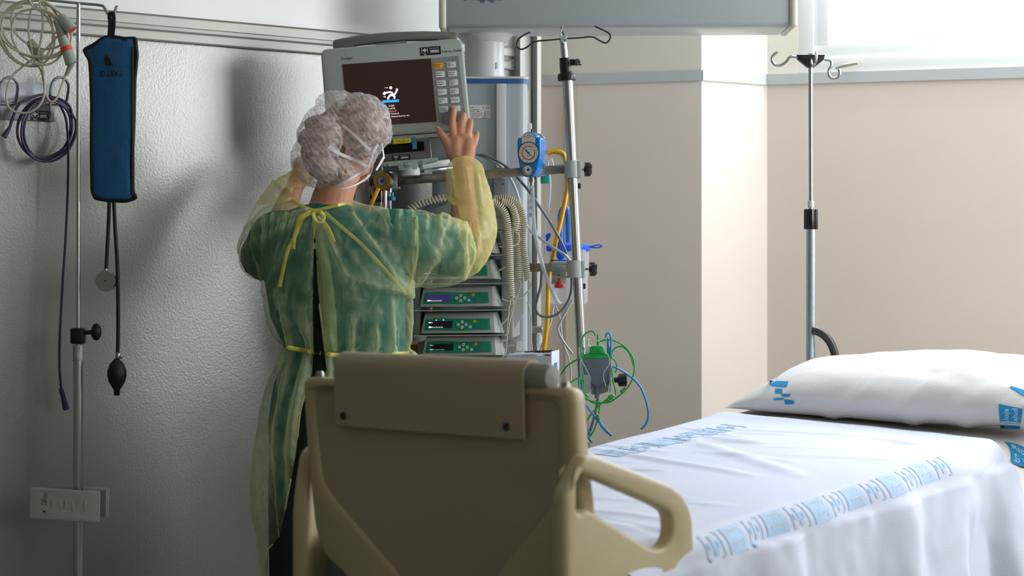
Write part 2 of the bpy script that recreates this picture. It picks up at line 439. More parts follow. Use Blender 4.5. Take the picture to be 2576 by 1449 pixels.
# window wall with its opening
WF = FR(C, math.degrees(math.atan2(Dd.y, Dd.x)))
def wu(px): return UV(WF, px, 300)[0]
u0 = wu(2008); u1 = 2.45; zb = 1.905; zt = 2.85
struct(wallslab(C, E, 0, RAIL), 'wall_back', m_pink)
m = M(); m.fr = WF; LW = (E-C).length
m.box((u0/2, (RAIL+H)/2, -.1), (u0, H-RAIL, .2)); m.box(((u1+LW)/2, (RAIL+H)/2, -.1), (LW-u1, H-RAIL, .2))
m.box(((u0+u1)/2, (zt+H)/2, -.1), (u1-u0, H-zt, .2)); m.box(((u0+u1)/2, (RAIL+zb)/2, -.1), (u1-u0, zb-RAIL, .2))
struct(m, 'wall_back_upper', m_cream)
m = M(); m.fr = WF; m.box((LW/2, RAIL-.001, .0), (LW, .038, .03)); struct(m, 'trim_7', m_rail)
m = M(); m.fr = WF
fw = .072
def framebox(m, a, b, c, d, w, z, dep, bev=.004):
    m.box(((a+b)/2, c+w/2, z), (b-a, w, dep), bev); m.box(((a+b)/2, d-w/2, z), (b-a, w, dep), bev)
    m.box((a+w/2, (c+d)/2, z), (w, d-c-2*w+.004, dep), bev); m.box((b-w/2, (c+d)/2, z), (w, d-c-2*w+.004, dep), bev)
framebox(m, u0, u1, zb, zt, .055, -.03, .05)
um = (u0+u1)/2+.12
framebox(m, u0+.055, um, zb+.05, zt-.05, .052, -.045, .05)
framebox(m, um, u1-.055, zb+.05, zt-.05, .052, -.045, .05)
win = struct(m, 'window_1', m_frame, 30)
m = M(); m.fr = WF
hu0, hz = UV(WF, 2118, 164); hu1, _ = UV(WF, 2160, 164)
m.tube([(hu0-.02, hz-.012, .012), (hu0, hz-.008, .022), (hu1, hz+.002, .022)], .004, 8)
m.m = 1; m.tube([(hu0+.004, hz-.004, .022), (hu1, hz+.004, .022)], .006, 10)
o = m.build('window_handle', [MT['steel'], mat('tan handle grip', '#a39a88', .5)], win)
m = M(); m.fr = WF; m.box(((u0+u1)/2, (zb+zt)/2, -.05), (u1-u0-.2, zt-zb-.19, .006))
m.build('window_pane', glass('window glass', (1,1,1), .04), win)
# right wall with two unseen windows added for the fill, wall behind the camera, floor, ceiling
def wallholes(name, p0, p1, holes, mt):
    d = Vector(p1)-Vector(p0); L = d.length; f = FR(p0, math.degrees(math.atan2(d.y, d.x)))
    m = M(); m.fr = f; x = 0
    for a, b, c, e in holes:
        m.box(((x+a)/2, H/2, -.1), (a-x, H, .2)); m.box(((a+b)/2, c/2, -.1), (b-a, c, .2)); m.box(((a+b)/2, (e+H)/2, -.1), (b-a, H-e, .2)); x = b
    m.box(((x+L)/2, H/2, -.1), (L-x, H, .2)); struct(m, name, mt)
    for i, (a, b, c, e) in enumerate(holes):
        k = M(); k.fr = f; framebox(k, a, b, c, e, .06, -.1, .06); framebox(k, a+.055, (a+b)/2, c+.055, e-.055, .05, -.1, .05); framebox(k, (a+b)/2, b-.055, c+.055, e-.055, .05, -.1, .05)
        w = struct(k, 'window_%d' % (i+2), m_frame)
        k = M(); k.fr = f; k.box(((a+b)/2, (c+e)/2, -.1), (b-a-.2, e-c-.2, .006)); k.build('window_pane', glass('window glass', (1,1,1), .04), w)
R0 = E; R1 = Vector((RX, -3, 0))
wallholes('wall_right', R0, R1, [(.45, 2.05, 1.15, 2.75), (4.2, 7.6, 1.15, 2.75)], m_pink)
struct(wallslab(R1, Vector((Lfar.x, -3, 0)), 0, H), 'wall_rear', m_cream)
struct(wallslab(Vector((Lfar.x, -3, 0)), Lfar, 0, H), 'wall_far_left', m_cream)
m = M(); m.box((-1.3, 2.6, -.05), (10.6, 12, .1)); struct(m, 'floor', m_floor)
m = M(); m.box((-1.3, 2.6, H+.05), (10.6, 12, .1)); struct(m, 'ceiling', m_ceil)
for s_, nm in ((0, 'baseboard_left'),):
    m = M(); m.fr = WLF; m.box(((-6.9+L1)/2, .05, .006), (L1+6.9, .1, .012)); struct(m, nm, m_trimg)
# ---------------------------------------------------------------- the bed
BY = -39.4
BO = Vector((-.1725, 4.10, 0))
BT = Matrix.Translation(BO) @ Matrix.Rotation(R(BY), 4, 'Z')      # x across, y along, z up
BFR = FR(BO, BY)                                                   # plane of the footboard
bed = thing('hospital_bed', 'hospital bed with beige plastic footboard and side rails, made up with printed white sheets', 'bed', BT)
def fb(px, py): return UV(BFR, px, py)
def rounded(poly, r, k=4):
    out = []; n = len(poly)
    for i in range(n):
        p = Vector(poly[i]); a = Vector(poly[i-1]); b = Vector(poly[(i+1) % n])
        ra = min(r, (a-p).length*.45, (b-p).length*.45)
        s0 = p+(a-p).normalized()*ra; s1 = p+(b-p).normalized()*ra
        for j in range(k+1):
            t = j/k; q = s0*(1-t)**2+p*2*t*(1-t)+s1*t*t; out.append((q.x, q.y))
    return out
zfloor = .18
outl = [fb(757,947), fb(846,953), fb(1330,968), fb(1441,978), fb(1451,1142), fb(1466,1278), fb(1474,1390)]
outl += [(outl[-1][0]+.0, .42), (outl[-1][0]-.10, .30)]
l2 = [fb(753,958), fb(767,1120), fb(780,1255), fb(789,1336), fb(812,1400), fb(870,1449)]
poly = outl+[(-.12, .30), l2[5], l2[4], l2[3], l2[2], l2[1]]
poly = rounded(poly, .028, 4)
rec = [fb(787,982), fb(1400,1010), fb(1406,1130), fb(1409,1240), fb(1240,1449), (fb(1170,1449)[0], .43), (fb(1060,1449)[0], .43), fb(1005,1449), fb(839,1255), fb(809,1210), fb(798,1120)]
rec = rounded(rec, .03, 4)
m = M(BFR); m.prism(poly, -.045, 0.0, .013, holes=[rec], seg=3)
m.build('footboard', MT['beige'], bed, 50)
m = M(BFR)
c_ = (sum(p[0] for p in rec)/len(rec), sum(p[1] for p in rec)/len(rec))
m.prism([(c_[0]+(x-c_[0])*1.03, c_[1]+(y-c_[1])*1.03) for x, y in rec], -.036, -.007, 0)
m.build('footboard_panel', MT['beigegrey'], bed, 40)
# panel folded over the top of the footboard into a roll
TL = fb(842, 917); TR = fb(1314, 960); BL = fb(852, 1073); BR = fb(1325, 1109)
ztop = fb(1338, 906)[1]; zt0 = fb(862, 886)[1]; rr = .034
def rollprof():
    pr = [(0.004, 0.0), (0.010, 0.0)]
    return pr
m = M(BFR)
n = 26; prof = []
prof.append((.004, BL[1])); prof.append((.010, BL[1]+.004))
zc = ztop-rr
prof.append((.012, zc-.06)); prof.append((.014, zc-.02))
for k in range(0, 15):
    a = k/14*R(225); prof.append((-.020+(rr)*math.cos(a), zc+rr*math.sin(a)))
inner = [(w-.006 if i < 4 else -.020+(w+.020)*.84, z if i < 4 else zc+(z-zc)*.84) for i, (w, z) in enumerate(prof)]
loop = prof+inner[::-1]
xa, xb = BL[0], BR[0]
vs = [(xa, z, w) for w, z in loop]+[(xb, z, w) for w, z in loop]; nl = len(loop)
fs = [(i, (i+1) % nl, nl+(i+1) % nl, nl+i) for i in range(nl)]+[tuple(range(nl))[::-1], tuple(range(nl, 2*nl))]
m.raw(vs, fs)
m.build('folded_top_panel', MT['beigegrey'], bed, 40)
m = M(BFR)
m.lathe([(.001, 0), (rr*.80, 0), (rr*.84, .010), (rr*.84, .05), (rr*.7, .062), (.002, .066)], (xb-.012, zc, -.020), (1, 0, 0), 24)
m.build('roll_end_cap', mat('grey end cap', '#87857d', .6), bed)
m = M(BFR); m.tube([(xa+.01, zc, -.02), (xb-.01, zc, -.02)], rr*.78, 20); m.build('roll_core', MT['greydk'], bed)
for px, py, w in ((873,1045,.012), (1283,1072,.012), (1440,1280,.0)):
    u, z = fb(px, py); m = M(BFR); m.lathe([(.0085, 0), (.0085, .002), (.006, .0045), (.0028, .005), (.0026, .002)], (u, z, w-.001), (0,0,1), 16)
    m.build('screw', MT['darksteel'], bed)
for px, py in ((787,944), (1405,972)):
    u, z = fb(px, py); m = M(BFR); m.lathe([(.009, -.006), (.009, .004), (.006, .008)], (u, z, -.022), (0,1,0), 14); m.build('cap_bolt', MT['steel'], bed)
# side rails
def railframe(u): return Matrix.Translation(BT @ Vector((u, 0, 0))) @ Matrix.Rotation(R(BY+90), 4, 'Z') @ BASE
RF = railframe(.435)
def rv(px, py): return UV(RF, px, py)
RO = [rv(1452,1146), rv(1478,1143), rv(1502,1152), rv(1672,1218), rv(1700,1240), rv(1718,1270), rv(1727,1302), rv(1733,1449)]
RO = rounded(RO+[(RO[-1][0]+.01, .32), (RO[0][0]-.05, .32), (RO[0][0]-.06, .8)], .012, 3)
RH = rounded([rv(1459,1193), rv(1636,1270), rv(1667,1288), rv(1674,1310), rv(1674,1345), rv(1658,1374), rv(1630,1380), rv(1604,1368), rv(1462,1278), (rv(1459,1193)[0]-.03, rv(1462,1278)[1]-.01), (rv(1459,1193)[0]-.03, rv(1459,1193)[1]+.01)], .016, 4)
m = M(RF); m.prism(RO, -.018, .018, .011, holes=[RH], seg=3)
m.build('side_rail', MT['beige'], bed, 50)
LF = Matrix.Translation(BT @ Vector((-.372, 0, 0))) @ Matrix.Rotation(R(BY+90+20), 4, 'Z') @ BASE
m = M(LF)
lo = [UV(LF, 744, 1150), UV(LF, 752, 1133)]
lo = [(-.012, .70), (.03, UV(LF, 752, 1125)[1]), (.30, .80), (.36, .74), (.36, .32), (-.01, .32)]
m.prism(rounded(lo, .04, 4), -.018, .018, .010, seg=3); m.build('side_rail', MT['beige'], bed, 50)
u, z = UV(LF, 770, 1212); m = M(LF); m.lathe([(.008, 0), (.008, .003), (.004, .005)], (u, z, -.018), (0,0,-1), 12); m.build('screw', MT['darksteel'], bed)
# undercarriage, legs and castors
m = M(BT)
m.box((0, 1.1, .30), (.55, 1.9, .10), .02); m.box((0, 1.1, .42), (.82, 2.0, .05), .01); m.box((0, .12, .33), (.6, .06, .2), .01)
m.build('bed_frame', MT['offwhite'], bed)
for x in (-.33, .33):
    for y in (.2, 2.0):
        m = M(BT); m.box((x, y, .19), (.06, .06, .18), .01); m.build('leg', MT['offwhite'], bed)
        m = M(BT); m.lathe([(.02, -.02), (.055, -.018), (.06, 0), (.055, .018), (.02, .02)], (x, y, .062), (1,0,0), 24); m.build('caster', MT['black'], bed)
m = M(BT); m.box((0, 2.31, .62), (.86, .04, .36), .018, seg=3); m.build('headboard', MT['beige'], bed)

def bedz(u, l):
    base = .648+.068*l
    base += .012*(-u/.475)*(l/1.2)
    base -= .020*math.exp(-((l-0)/.15)**2)
    return base
m = M(BT)
N1, N2 = 14, 34; vs = []; fs = []
for i in range(N2+1):
    l = .10+(2.24-.10)*i/N2
    for j in range(N1+1):
        u = -.44+.88*j/N1; vs.append((u, l, bedz(u, l)-.03-.02*(abs(u)/.44)**8))
tot = len(vs)
for i in range(N2+1):
    l = .10+(2.24-.10)*i/N2
    for j in range(N1+1): u = -.44+.88*j/N1; vs.append((u, l, bedz(u, l)-.15))
w_ = N1+1
for i in range(N2):
    for j in range(N1):
        a = i*w_+j; fs.append((a, a+1, a+w_+1, a+w_)); fs.append((a+tot, a+w_+tot, a+w_+1+tot, a+1+tot))
for i in range(N2):
    for j in (0, N1):
        a = i*w_+j; fs.append((a, a+w_, a+w_+tot, a+tot))
for j in range(N1):
    for i in (0, N2): a = i*w_+j; fs.append((a, a+1, a+1+tot, a+tot))
m.raw(vs, fs); m.build('mattress', mat('blue grey mattress cover', '#7f9098', .6), bed)

# bedding -----------------------------------------------------------------
m_sheet = mat('white cotton sheet', '#d3d8ea', 0.8, bump=.25, scale=260, spec=.2)
m_sheet2 = mat('white cotton under sheet', '#e8e6e4', 0.8, bump=.25, scale=260, spec=.2)
m_print = mat('pale blue sheet print', '#b4d0ee', 0.8, spec=.2); m_print2 = mat('blue linen print', '#2e9bd6', 0.8, spec=.2); m_teal = mat('teal linen print', '#1f7fa6', .8, spec=.2)
m_ptext = mat('print lettering', '#e0ebf6', .8, spec=.2)
def fbm(x, y, z=0.0, o=3):
    return noise.fractal(Vector((x, y, z)), 1.0, 2.0, o)
def crease(u, l, p0, p1, amp, wd):
    """a ridge of cloth along a line"""
    a = Vector(p0); b = Vector(p1); q = Vector((u, l)); d = b-a; t = max(0, min(1, (q-a).dot(d)/d.dot(d)))
    ds = (q-(a+d*t)).length; e = 4*t*(1-t)
    return amp*math.exp(-(ds/wd)**2)*(e**.5 if e > 0 else 0)
CR = []
rnd = random.Random(5)
for k in range(26):
    u = rnd.uniform(-.45, .4); l = rnd.uniform(.2, 1.6); a = rnd.uniform(-.5, .9); L = rnd.uniform(.15, .5)
    CR.append(((u, l), (u+math.cos(a)*L, l+math.sin(a)*L*.5), rnd.uniform(-.005, .006), rnd.uniform(.008, .022)))
CR += [((-.45, .42), (.35, .62), .006, .02), ((-.42, 1.1), (.2, .95), .007, .018), ((-.3, 1.35), (.3, 1.0), .006, .025), ((-.1, .2), (.42, .35), .005, .03)]
EDGE = .462; RC = .055
def sheetpt(s_, l, base=0.0, off=0.012):
    if off > .01: base += .007*math.exp(-((l-1.72)/.05)**2)
    """s_ runs across the bed and on down both sides; l along it"""
    e = EDGE-RC; a = abs(s_); sg = 1 if s_ > 0 else -1
    q = math.pi/2*RC
    zt_ = bedz(max(-.475, min(.475, s_)), l)+off+base
    if a <= e:
        z = zt_+.006*fbm(s_*2.2, l*1.6, 3.1)
        for c in CR: z += crease(s_, l, *c)
        return Vector((s_, l, z))
    if a <= e+q:
        t = (a-e)/RC; k = t/(math.pi/2)
        z = zt_+.006*fbm(sg*e*2.2, l*1.6, 3.1)*(1-k)
        f = .010*k*math.sin(l*17+sg)
        return Vector((sg*(e+RC*math.sin(t)+f), l, z-RC*(1-math.cos(t))))
    d = a-e-q
    fold = (.016+.135*min(d, .5))*(.55*math.sin(l*11+1.3+2.0*fbm(l*1.7, 0, 5))+.45*math.sin(l*23+4*d+fbm(l*3, 2, 1)*3))
    fold += .012*fbm(l*5, d*4, 8)
    fold = max(fold, -.018) if sg > 0 else fold*.5
    return Vector((sg*(EDGE+.012+fold+.10*d), l, zt_-RC-d))
SPAR = []
def sheetmesh(l0, l1, drop, NL, NS, base=0, off=.012, hem=None):
    q = math.pi/2*RC; smax = EDGE-RC+q+drop; vs = []; fs = []; SPAR.clear()
    for i in range(NL+1):
        for j in range(NS+1):
            s_ = -smax+2*smax*j/NS
            a0, a1 = (l0, l1) if hem is None else hem(s_)
            l = a0+(a1-a0)*i/NL
            vs.append(sheetpt(s_, l, base, off)); SPAR.append((s_, l))
    for i in range(NL):
        for j in range(NS): a = i*(NS+1)+j; fs.append((a, a+1, a+NS+2, a+NS+1))
    return vs, fs
def hemline(s_):
    foot = .045+(max(0, s_-.40)*.55 if s_ > .40 else 0)+.10*max(0, min(1, (-s_-.28)/.12))
    return (foot, 1.74+.018*math.sin(s_*9)+.01*fbm(s_*4, 1))
vs, fs = sheetmesh(.05, 1.74, .42, 170, 190, hem=hemline); SL = list(SPAR)
# prints -------------------------------------------------------------------
def printtile(m, cx, cy, ang, w, h, fn, kind, mb=0):
    """blue hospital emblem: 'tile' is a block with two lines of lettering, 'cross' a bracket-framed cross of squares"""
    c, s_ = math.cos(R(ang)), math.sin(R(ang))
    def g(x, y, o=0): return fn(cx+x*c-y*s_, cy+x*s_+y*c, o)
    def quad(x0, y0, x1, y1, o=0, k=4):
        vs = []; fs = []
        for i in range(k+1):
            for j in range(k+1): vs.append(g(x0+(x1-x0)*i/k, y0+(y1-y0)*j/k, o))
        for i in range(k):
            for j in range(k): a = i*(k+1)+j; fs.append((a, a+1, a+k+2, a+k+1))
        m.raw(vs, fs)
    if kind == 'tile':
        m.m = mb; quad(-w/2, -h/2, w/2, h/2, 0, 8); m.m = mb+1
        for t, y in (('Rioja', h*.08), ('Salud', -h*.38)):
            tv, tf = textgeo(t); wd = max(v[0] for v in tv); sz = h*.42; sx = min(1, w*.86/(wd*sz))
            m.raw([g(-w*.40+a*sz*sx, y+b*sz, 1) for a, b in tv], tf)
    else:
        m.m = mb; q = h/5
        for x, y in ((0, 1.3), (0, -1.3), (-1.3, 0), (1.3, 0), (0, 0)):
            quad((x-.55)*q, (y-.55)*q, (x+.55)*q, (y+.55)*q, 0, 2)
        quad(-h*.5, -h/2, -h*.42, h/2, 0, 6); quad(h*.42, -h/2, h*.5, h/2, 0, 6)
        quad(-h*.5, h*.44, -h*.3, h/2, 0, 2); quad(h*.3, h*.44, h*.5, h/2, 0, 2); quad(-h*.5, -h/2, -h*.3, -h*.44, 0, 2); quad(h*.3, -h/2, h*.5, -h*.44, 0, 2)
def sfn(base=0.0, off=.012):
    def f(s_, l, o=0):
        e = .004; p = sheetpt(s_, l, base, off); a = sheetpt(s_+e, l, base, off)-p; b = sheetpt(s_, l+e, base, off)-p
        n = a.cross(b).normalized(); return p+n*(.0012+.0008*o)
    return f
def sheetuv0(px, py):
    """bed coordinates under a pixel"""
    o = BT.inverted() @ Vector((0,0,CAMZ)); d = BT.inverted().to_3x3() @ ray(px, py); z = .72
    for _ in range(8):
        t = (z-o.z)/d.z; q = o+d*t; z = bedz(max(-.475, min(.475, q.x)), q.y)+.012
    return q.x, q.y
m = M(BT); m.raw(vs, fs)
# thickness of the folded hem at the head end
NS = 190; hv = []; hf = []
for j in range(NS+1):
    s_ = vs[170*(NS+1)+j]; hv += [s_+Vector((0, .0, .0)), s_+Vector((0, .010, -.004)), s_+Vector((0, .004, -.013))]
for j in range(NS):
    a = 3*j; hf += [(a, a+3, a+4, a+1), (a+1, a+4, a+5, a+2)]
m.raw(hv, hf); m.fix = False
F = sfn()
top_tree = bvh(m); top_par = [tuple(SL[i] for i in f) for f in fs]
def sheetuv(px, py):
    h = top_tree.ray_cast(Vector((0,0,CAMZ)), ray(px, py).normalized())
    if h[0] is None or h[2] >= len(top_par): return 0, .5
    q = top_par[h[2]]; return sum(a for a, b in q)/4, sum(b for a, b in q)/4
def strip(m, a, b, n, kinds, w, h, dirn):
    ua, la = sheetuv(*a); ub, lb = sheetuv(*b); ang = math.degrees(math.atan2(lb-la, ub-ua))
    for i in range(n):
        t = i/(n-1); printtile(m, ua+(ub-ua)*t, la+(lb-la)*t, ang if dirn > 0 else ang+180, w, h, F, kinds[i % 2], 1)
strip(m, (1800,1376), (2366,1168), 13, ['cross', 'tile'], .078, .060, -1)
strip(m, (1548,1136), (1830,1076), 6, ['tile', 'cross'], .085, .085, 1)
top_sheet = m.build('top_sheet', [m_sheet, m_print, m_ptext], smooth=70)
tag(top_sheet, 'white printed top sheet spread over the bed and hanging down its side', 'sheet')
vs2, fs2 = sheetmesh(1.60, 2.27, .30, 70, 120, base=-.002, off=.006)
m = M(BT); m.raw(vs2, fs2); m.fix = False
F = sfn(-.002, .006)
for px, py, k in ((2022,1036,'tile'), (1962,1052,'cross'), (1918,1066,'tile'), (2590,1095,'tile')):
    u, l = sheetuv0(px, py); printtile(m, u, l, 55, .105, .075, F, k, 1)
under = m.build('under_sheet', [m_sheet2, m_print2, m_ptext], smooth=70)
tag(under, 'white under sheet showing between the folded top sheet and the pillow', 'sheet')
# corner flap of printed linen hanging below the sheet at the foot end
m = M(BT); vs = []; fs = []
for i in range(13):
    for j in range(13):
        s_ = i/12; t = j/12; x = EDGE-.03+.03*math.sin(s_*3+t*2)*t+.02; y = .06+.22*s_; vs.append((x, y, bedz(.47, y)-.085-.28*t))
for i in range(12):
    for j in range(12): a = i*13+j; fs.append((a, a+1, a+14, a+13))
m.raw(vs, fs); m.fix = False
d_ = tag(m.build('draw_sheet', m_teal, smooth=60), 'teal printed draw sheet corner hanging under the top sheet at the bed foot', 'sheet')

# pillow --------------------------------------------------------------------
m_pil = mat('white cotton pillowcase', '#e9e7e8', 0.8, bump=.25, scale=260, spec=.2)
PF = Matrix.Translation(BT @ Vector((.10, 2.02, bedz(0, 2.0)+.086))) @ Matrix.Rotation(R(BY+3), 4, 'Z') @ Matrix.Rotation(R(11), 4, 'X')
HX, HY, HZ = .55, .245, .092
def pil(a, b, side):
    """a,b in -1..1"""
    ca = (1-abs(a)**2.6); cb = (1-abs(b)**2.4); th = (max(ca, 0)**.55)*(max(cb, 0)**.55)
    x = a*HX*(1-.05*(1-abs(b))**1.0*(1 if abs(a) > .8 else 0)); y = b*HY*(1-.06*abs(math.sin(a*2)))
    z = HZ*th
    f = .004*math.sin(a*7+b*3)*abs(b)**2*cb+.010*fbm(a*1.6, b*1.2, 2+side)*th+.0015*fbm(a*7, b*5, 4)*th
    # pinches running in from the seam
    for c, wd, am in ((-.55, .05, .016), (-.1, .04, .018), (.18, .05, .020), (.5, .04, .014), (.74, .05, .02)):
        f -= am*math.exp(-((a-c-.18*b*side)/wd)**2)*abs(b)**1.5*(1 if b < 0 else .6)*th**.4
    z = side*(z+f*side*1.0)
    if side < 0: z *= .75
    return Vector((x, y, z-.02*abs(a)**3))
m = M(PF); NA, NB = 90, 44
for side in (1, -1):
    vs = []; fs = []
    for i in range(NA+1):
        for j in range(NB+1): vs.append(pil(-1+2*i/NA, -1+2*j/NB, side))
    for i in range(NA):
        for j in range(NB):
            a = i*(NB+1)+j; fs.append((a, a+NB+1, a+NB+2, a+1) if side > 0 else (a, a+1, a+NB+2, a+NB+1))
    m.raw(vs, fs)
bm_ = bmesh.new(); vv_ = [bm_.verts.new(v) for v in m.v]
for f in m.f: bm_.faces.new([vv_[i] for i in f])
bmesh.ops.remove_doubles(bm_, verts=bm_.verts[:], dist=.0003); bmesh.ops.recalc_face_normals(bm_, faces=bm_.faces[:])
ptree = BVHTree.FromBMesh(bm_); m = M(); m.bm(bm_)
def pixfn(o=.0018):
    def f(px, py, k=0): return onto(ptree, px, py, o+.0008*k, 5.3)
    return f
def pq(m, pts, fn, k=6, o=0):
    a, b_, c, d = [Vector(p) for p in pts]; vs = []; fs = []
    for i in range(k+1):
        for j in range(k+1):
            s_ = i/k; t = j/k; q = (a*(1-s_)+b_*s_)*(1-t)+(d*(1-s_)+c*s_)*t; vs.append(fn(q.x, q.y, o))
    for i in range(k):
        for j in range(k): e = i*(k+1)+j; fs.append((e, e+1, e+k+2, e+k+1))
    m.raw(vs, fs)
PFn = pixfn(); m.m = 1
for q in ([(1935,957),(1984,959),(1979,973),(1941,971)], [(1950,977),(1968,978),(1968,990),(1950,989)], [(1964,990),(1990,991),(1984,998),(1968,998)],
          [(1942,997),(1952,1001),(1975,1002),(1966,1006)], [(1944,1002),(1966,1003),(1966,1006),(1948,1006)], [(1972,1005),(1996,1007),(1998,1016),(1976,1018)]):
    pq(m, q, PFn)
pq(m, [(2512,1016),(2572,1028),(2566,1080),(2516,1078)], PFn, 8)
pq(m, [(2543,970),(2590,985),(2590,1004),(2541,975)], PFn, 6)
m.m = 2
for t, x in (('Rioja', 2537), ('Salud', 2560)):
    tv, tf = textgeo(t); sz = 20
    m.raw([PFn(x-b_*sz, 1069-a*sz, 1) for a, b_ in tv], tf)
m.fix = False
pillow = m.build('pillow', [m_pil, m_print2, m_ptext], smooth=75); tag(pillow, 'plump white pillow with blue hospital emblems lying at the head of the bed', 'pillow')
# ---------------------------------------------------------------- left: drip stand, cables, cuff
D1 = 5.50
X1 = P(197, 0, D1).x
pole = thing('drip_stand', 'chrome drip stand with hook bar standing by the grey wall on the left', 'drip stand', Vector((X1, D1, 0)))
zc_ = P(197, 838, D1).z; zt_ = P(197, 8, D1).z
m = M(); m.tube([(X1-.001, D1, .14), (X1, D1, P(0,868,D1).z)], .0135, 20); m.build('lower_tube', MT['chrome'], pole)
m = M(); m.tube([(X1, D1, P(0,868,D1).z-.1), (X1+.0005, D1, zt_)], .0058, 14); m.build('upper_rod', MT['chrome'], pole)
m = M(); m.lathe([(.0150,0),(.0150,.044)], (X1, D1, P(0,908,D1).z), n=20); m.build('worn_sleeve', mat('scuffed foil sleeve', '#a9aaa6', .5, .6, bump=.8, scale=120, var=.3, vscale=60), pole)
m = M(); m.box((X1, D1, P(0,845,D1).z), (.038, .04, .044), .005); m.cyl((X1+.015, D1, P(0,836,D1).z), (1,0,0), .006, .02, 12)
m.build('clamp', MT['black'], pole)
m = M(); m.ball(P(242, 835, D1), (.015, .012, .024)); m.build('clamp_knob', MT['black'], pole)
m = M()
m.tube(PT([(40,-18),(95,-4),(140,2),(197,8),(252,13),(263,20),(271,34),(280,38),(287,31),(294,14)], D1), .0042, 10, 5)
m.build('hook_bar', MT['chrome'], pole)
for a in range(5):
    an = R(72*a+20); e = Vector((X1+.27*math.cos(an), D1-.02+.27*math.sin(an), .075))
    if a == 0: pass
    m = M(); m.tube([(X1, D1, .13), (X1+.12*math.cos(an), D1+.12*math.sin(an), .115), (X1+.22*math.cos(an), D1+.22*math.sin(an)*.9, .09)], .014, 10, 4); m.build('leg', MT['chrome'], pole)
    m = M(); m.lathe([(.01,-.012),(.034,-.010),(.036,0),(.034,.010),(.01,.012)], (X1+.22*math.cos(an), D1+.22*math.sin(an)*.9, .037), (math.sin(an), -math.cos(an), 0), 18); m.build('caster', MT['black'], pole)
m = M(); m.lathe([(.04,0),(.04,.03),(.02,.06)], (X1, D1, .10), n=20); m.build('hub', MT['chrome'], pole)

# two plastic plates clipped round the tube
yw = -14
f1 = FR(P(162, 1270, D1-.035), yw, -1.6)
br = thing('clip_plates', 'pair of slotted off-white plastic plates clipped round the lower drip stand tube', 'bracket', f1)
W2, H2 = .1045*1.0, .0425
m = M(f1); hol = []
for i, cx in enumerate((-.041, -.002, .036)):
    hol.append([(cx-.0015, -.012), (cx+.0015, -.012), (cx+.0015, .012), (cx-.0015, .012)])
body = rounded([(-W2, -H2), (W2, -H2), (W2, H2), (-W2, H2)], .006, 3)
m.prism(body, -.004, .0, .0012, holes=hol)
for cx in (-.012, .026, .064): m.box((cx, .0, .0015), (.006, .026, .003), .001)
for cx in (-.025, .016, .055): m.box((cx, .034, .0002), (.024, .0006, .0006)); m.box((cx+.012, .037, .0002), (.0006, .006, .0006))
m.m = 1
for i, (t, x) in enumerate((('REF 7140', -.052), ('Type 24 V', -.058), ('IP 20', -.064))): m.text(t, x, -.005, .009, .0004, rot=90)
m.text('CE', -.052, -.030, .009, .0004, rot=90); m.box((-.0615, -.022, .0003), (.0055, .0055, .0004)); m.text('2', .052, -.041, .009, .0006)
m.build('front_plate', [MT['offwhite'], MT['ink']], br)
f2 = FR(P(205, 1262, D1+.045), yw, -1.6)
m = M(f2); m.prism(rounded([(-W2*.83, -H2*.90), (W2*.80, -H2*.90), (W2*.80, H2), (-W2*.83, H2)], .004, 3), 0, .004, .001)
for k in range(7): m.box((W2*.58+k*.0028, 0, .006), (.001, H2*1.8, .004))
m.build('back_plate', MT['offwhite'], br)
m = M(FR(Vector((X1, D1, f1.translation.z)), yw)); m.box((0, -.006, -.028), (.03, .05, .026), .003); m.box((.0, -.006, .026), (.03, .05, .024), .003)
m.build('clip_jaw', MT['offwhite'], br)

# hook rack screwed to the wall
def wl(px, py, w=0.0): return UV(WLF, px, py, w)
def wlp(px, py, w): u, v = wl(px, py, w); return WLF @ Vector((u, v, w))
ru1, rz1 = wl(133, 214); _, rz0 = wl(120, 306); ru0 = ru1-.52; rc = ((ru0+ru1)/2, (rz0+rz1)/2)
RKF = WLF @ Matrix.Translation((rc[0], rc[1], 0))
rack = thing('hook_rack', 'steel wall plate with wire hooks and a black inventory sticker on the left wall', 'hook rack', RKF)
m = M(RKF); m.box((0, 0, .006), (ru1-ru0, rz1-rz0, .010), .001); m.build('back_plate', mat('brushed plate', '#8b8d93', .4, .35), rack)
for px in (22, 150):
    m = M()
    m.tube([wlp(px-24,290,.012), wlp(px-24,290,.035), wlp(px-21,215,.060), wlp(px+2,194,.066), wlp(px+22,213,.060), wlp(px+17,258,.035), wlp(px+17,258,.012)], .0042, 8, 5)
    m.tube([wlp(px-24,262,.014), wlp(px+17,262,.014)], .004, 8)
    m.build('wire_hook', MT['chrome'], rack)
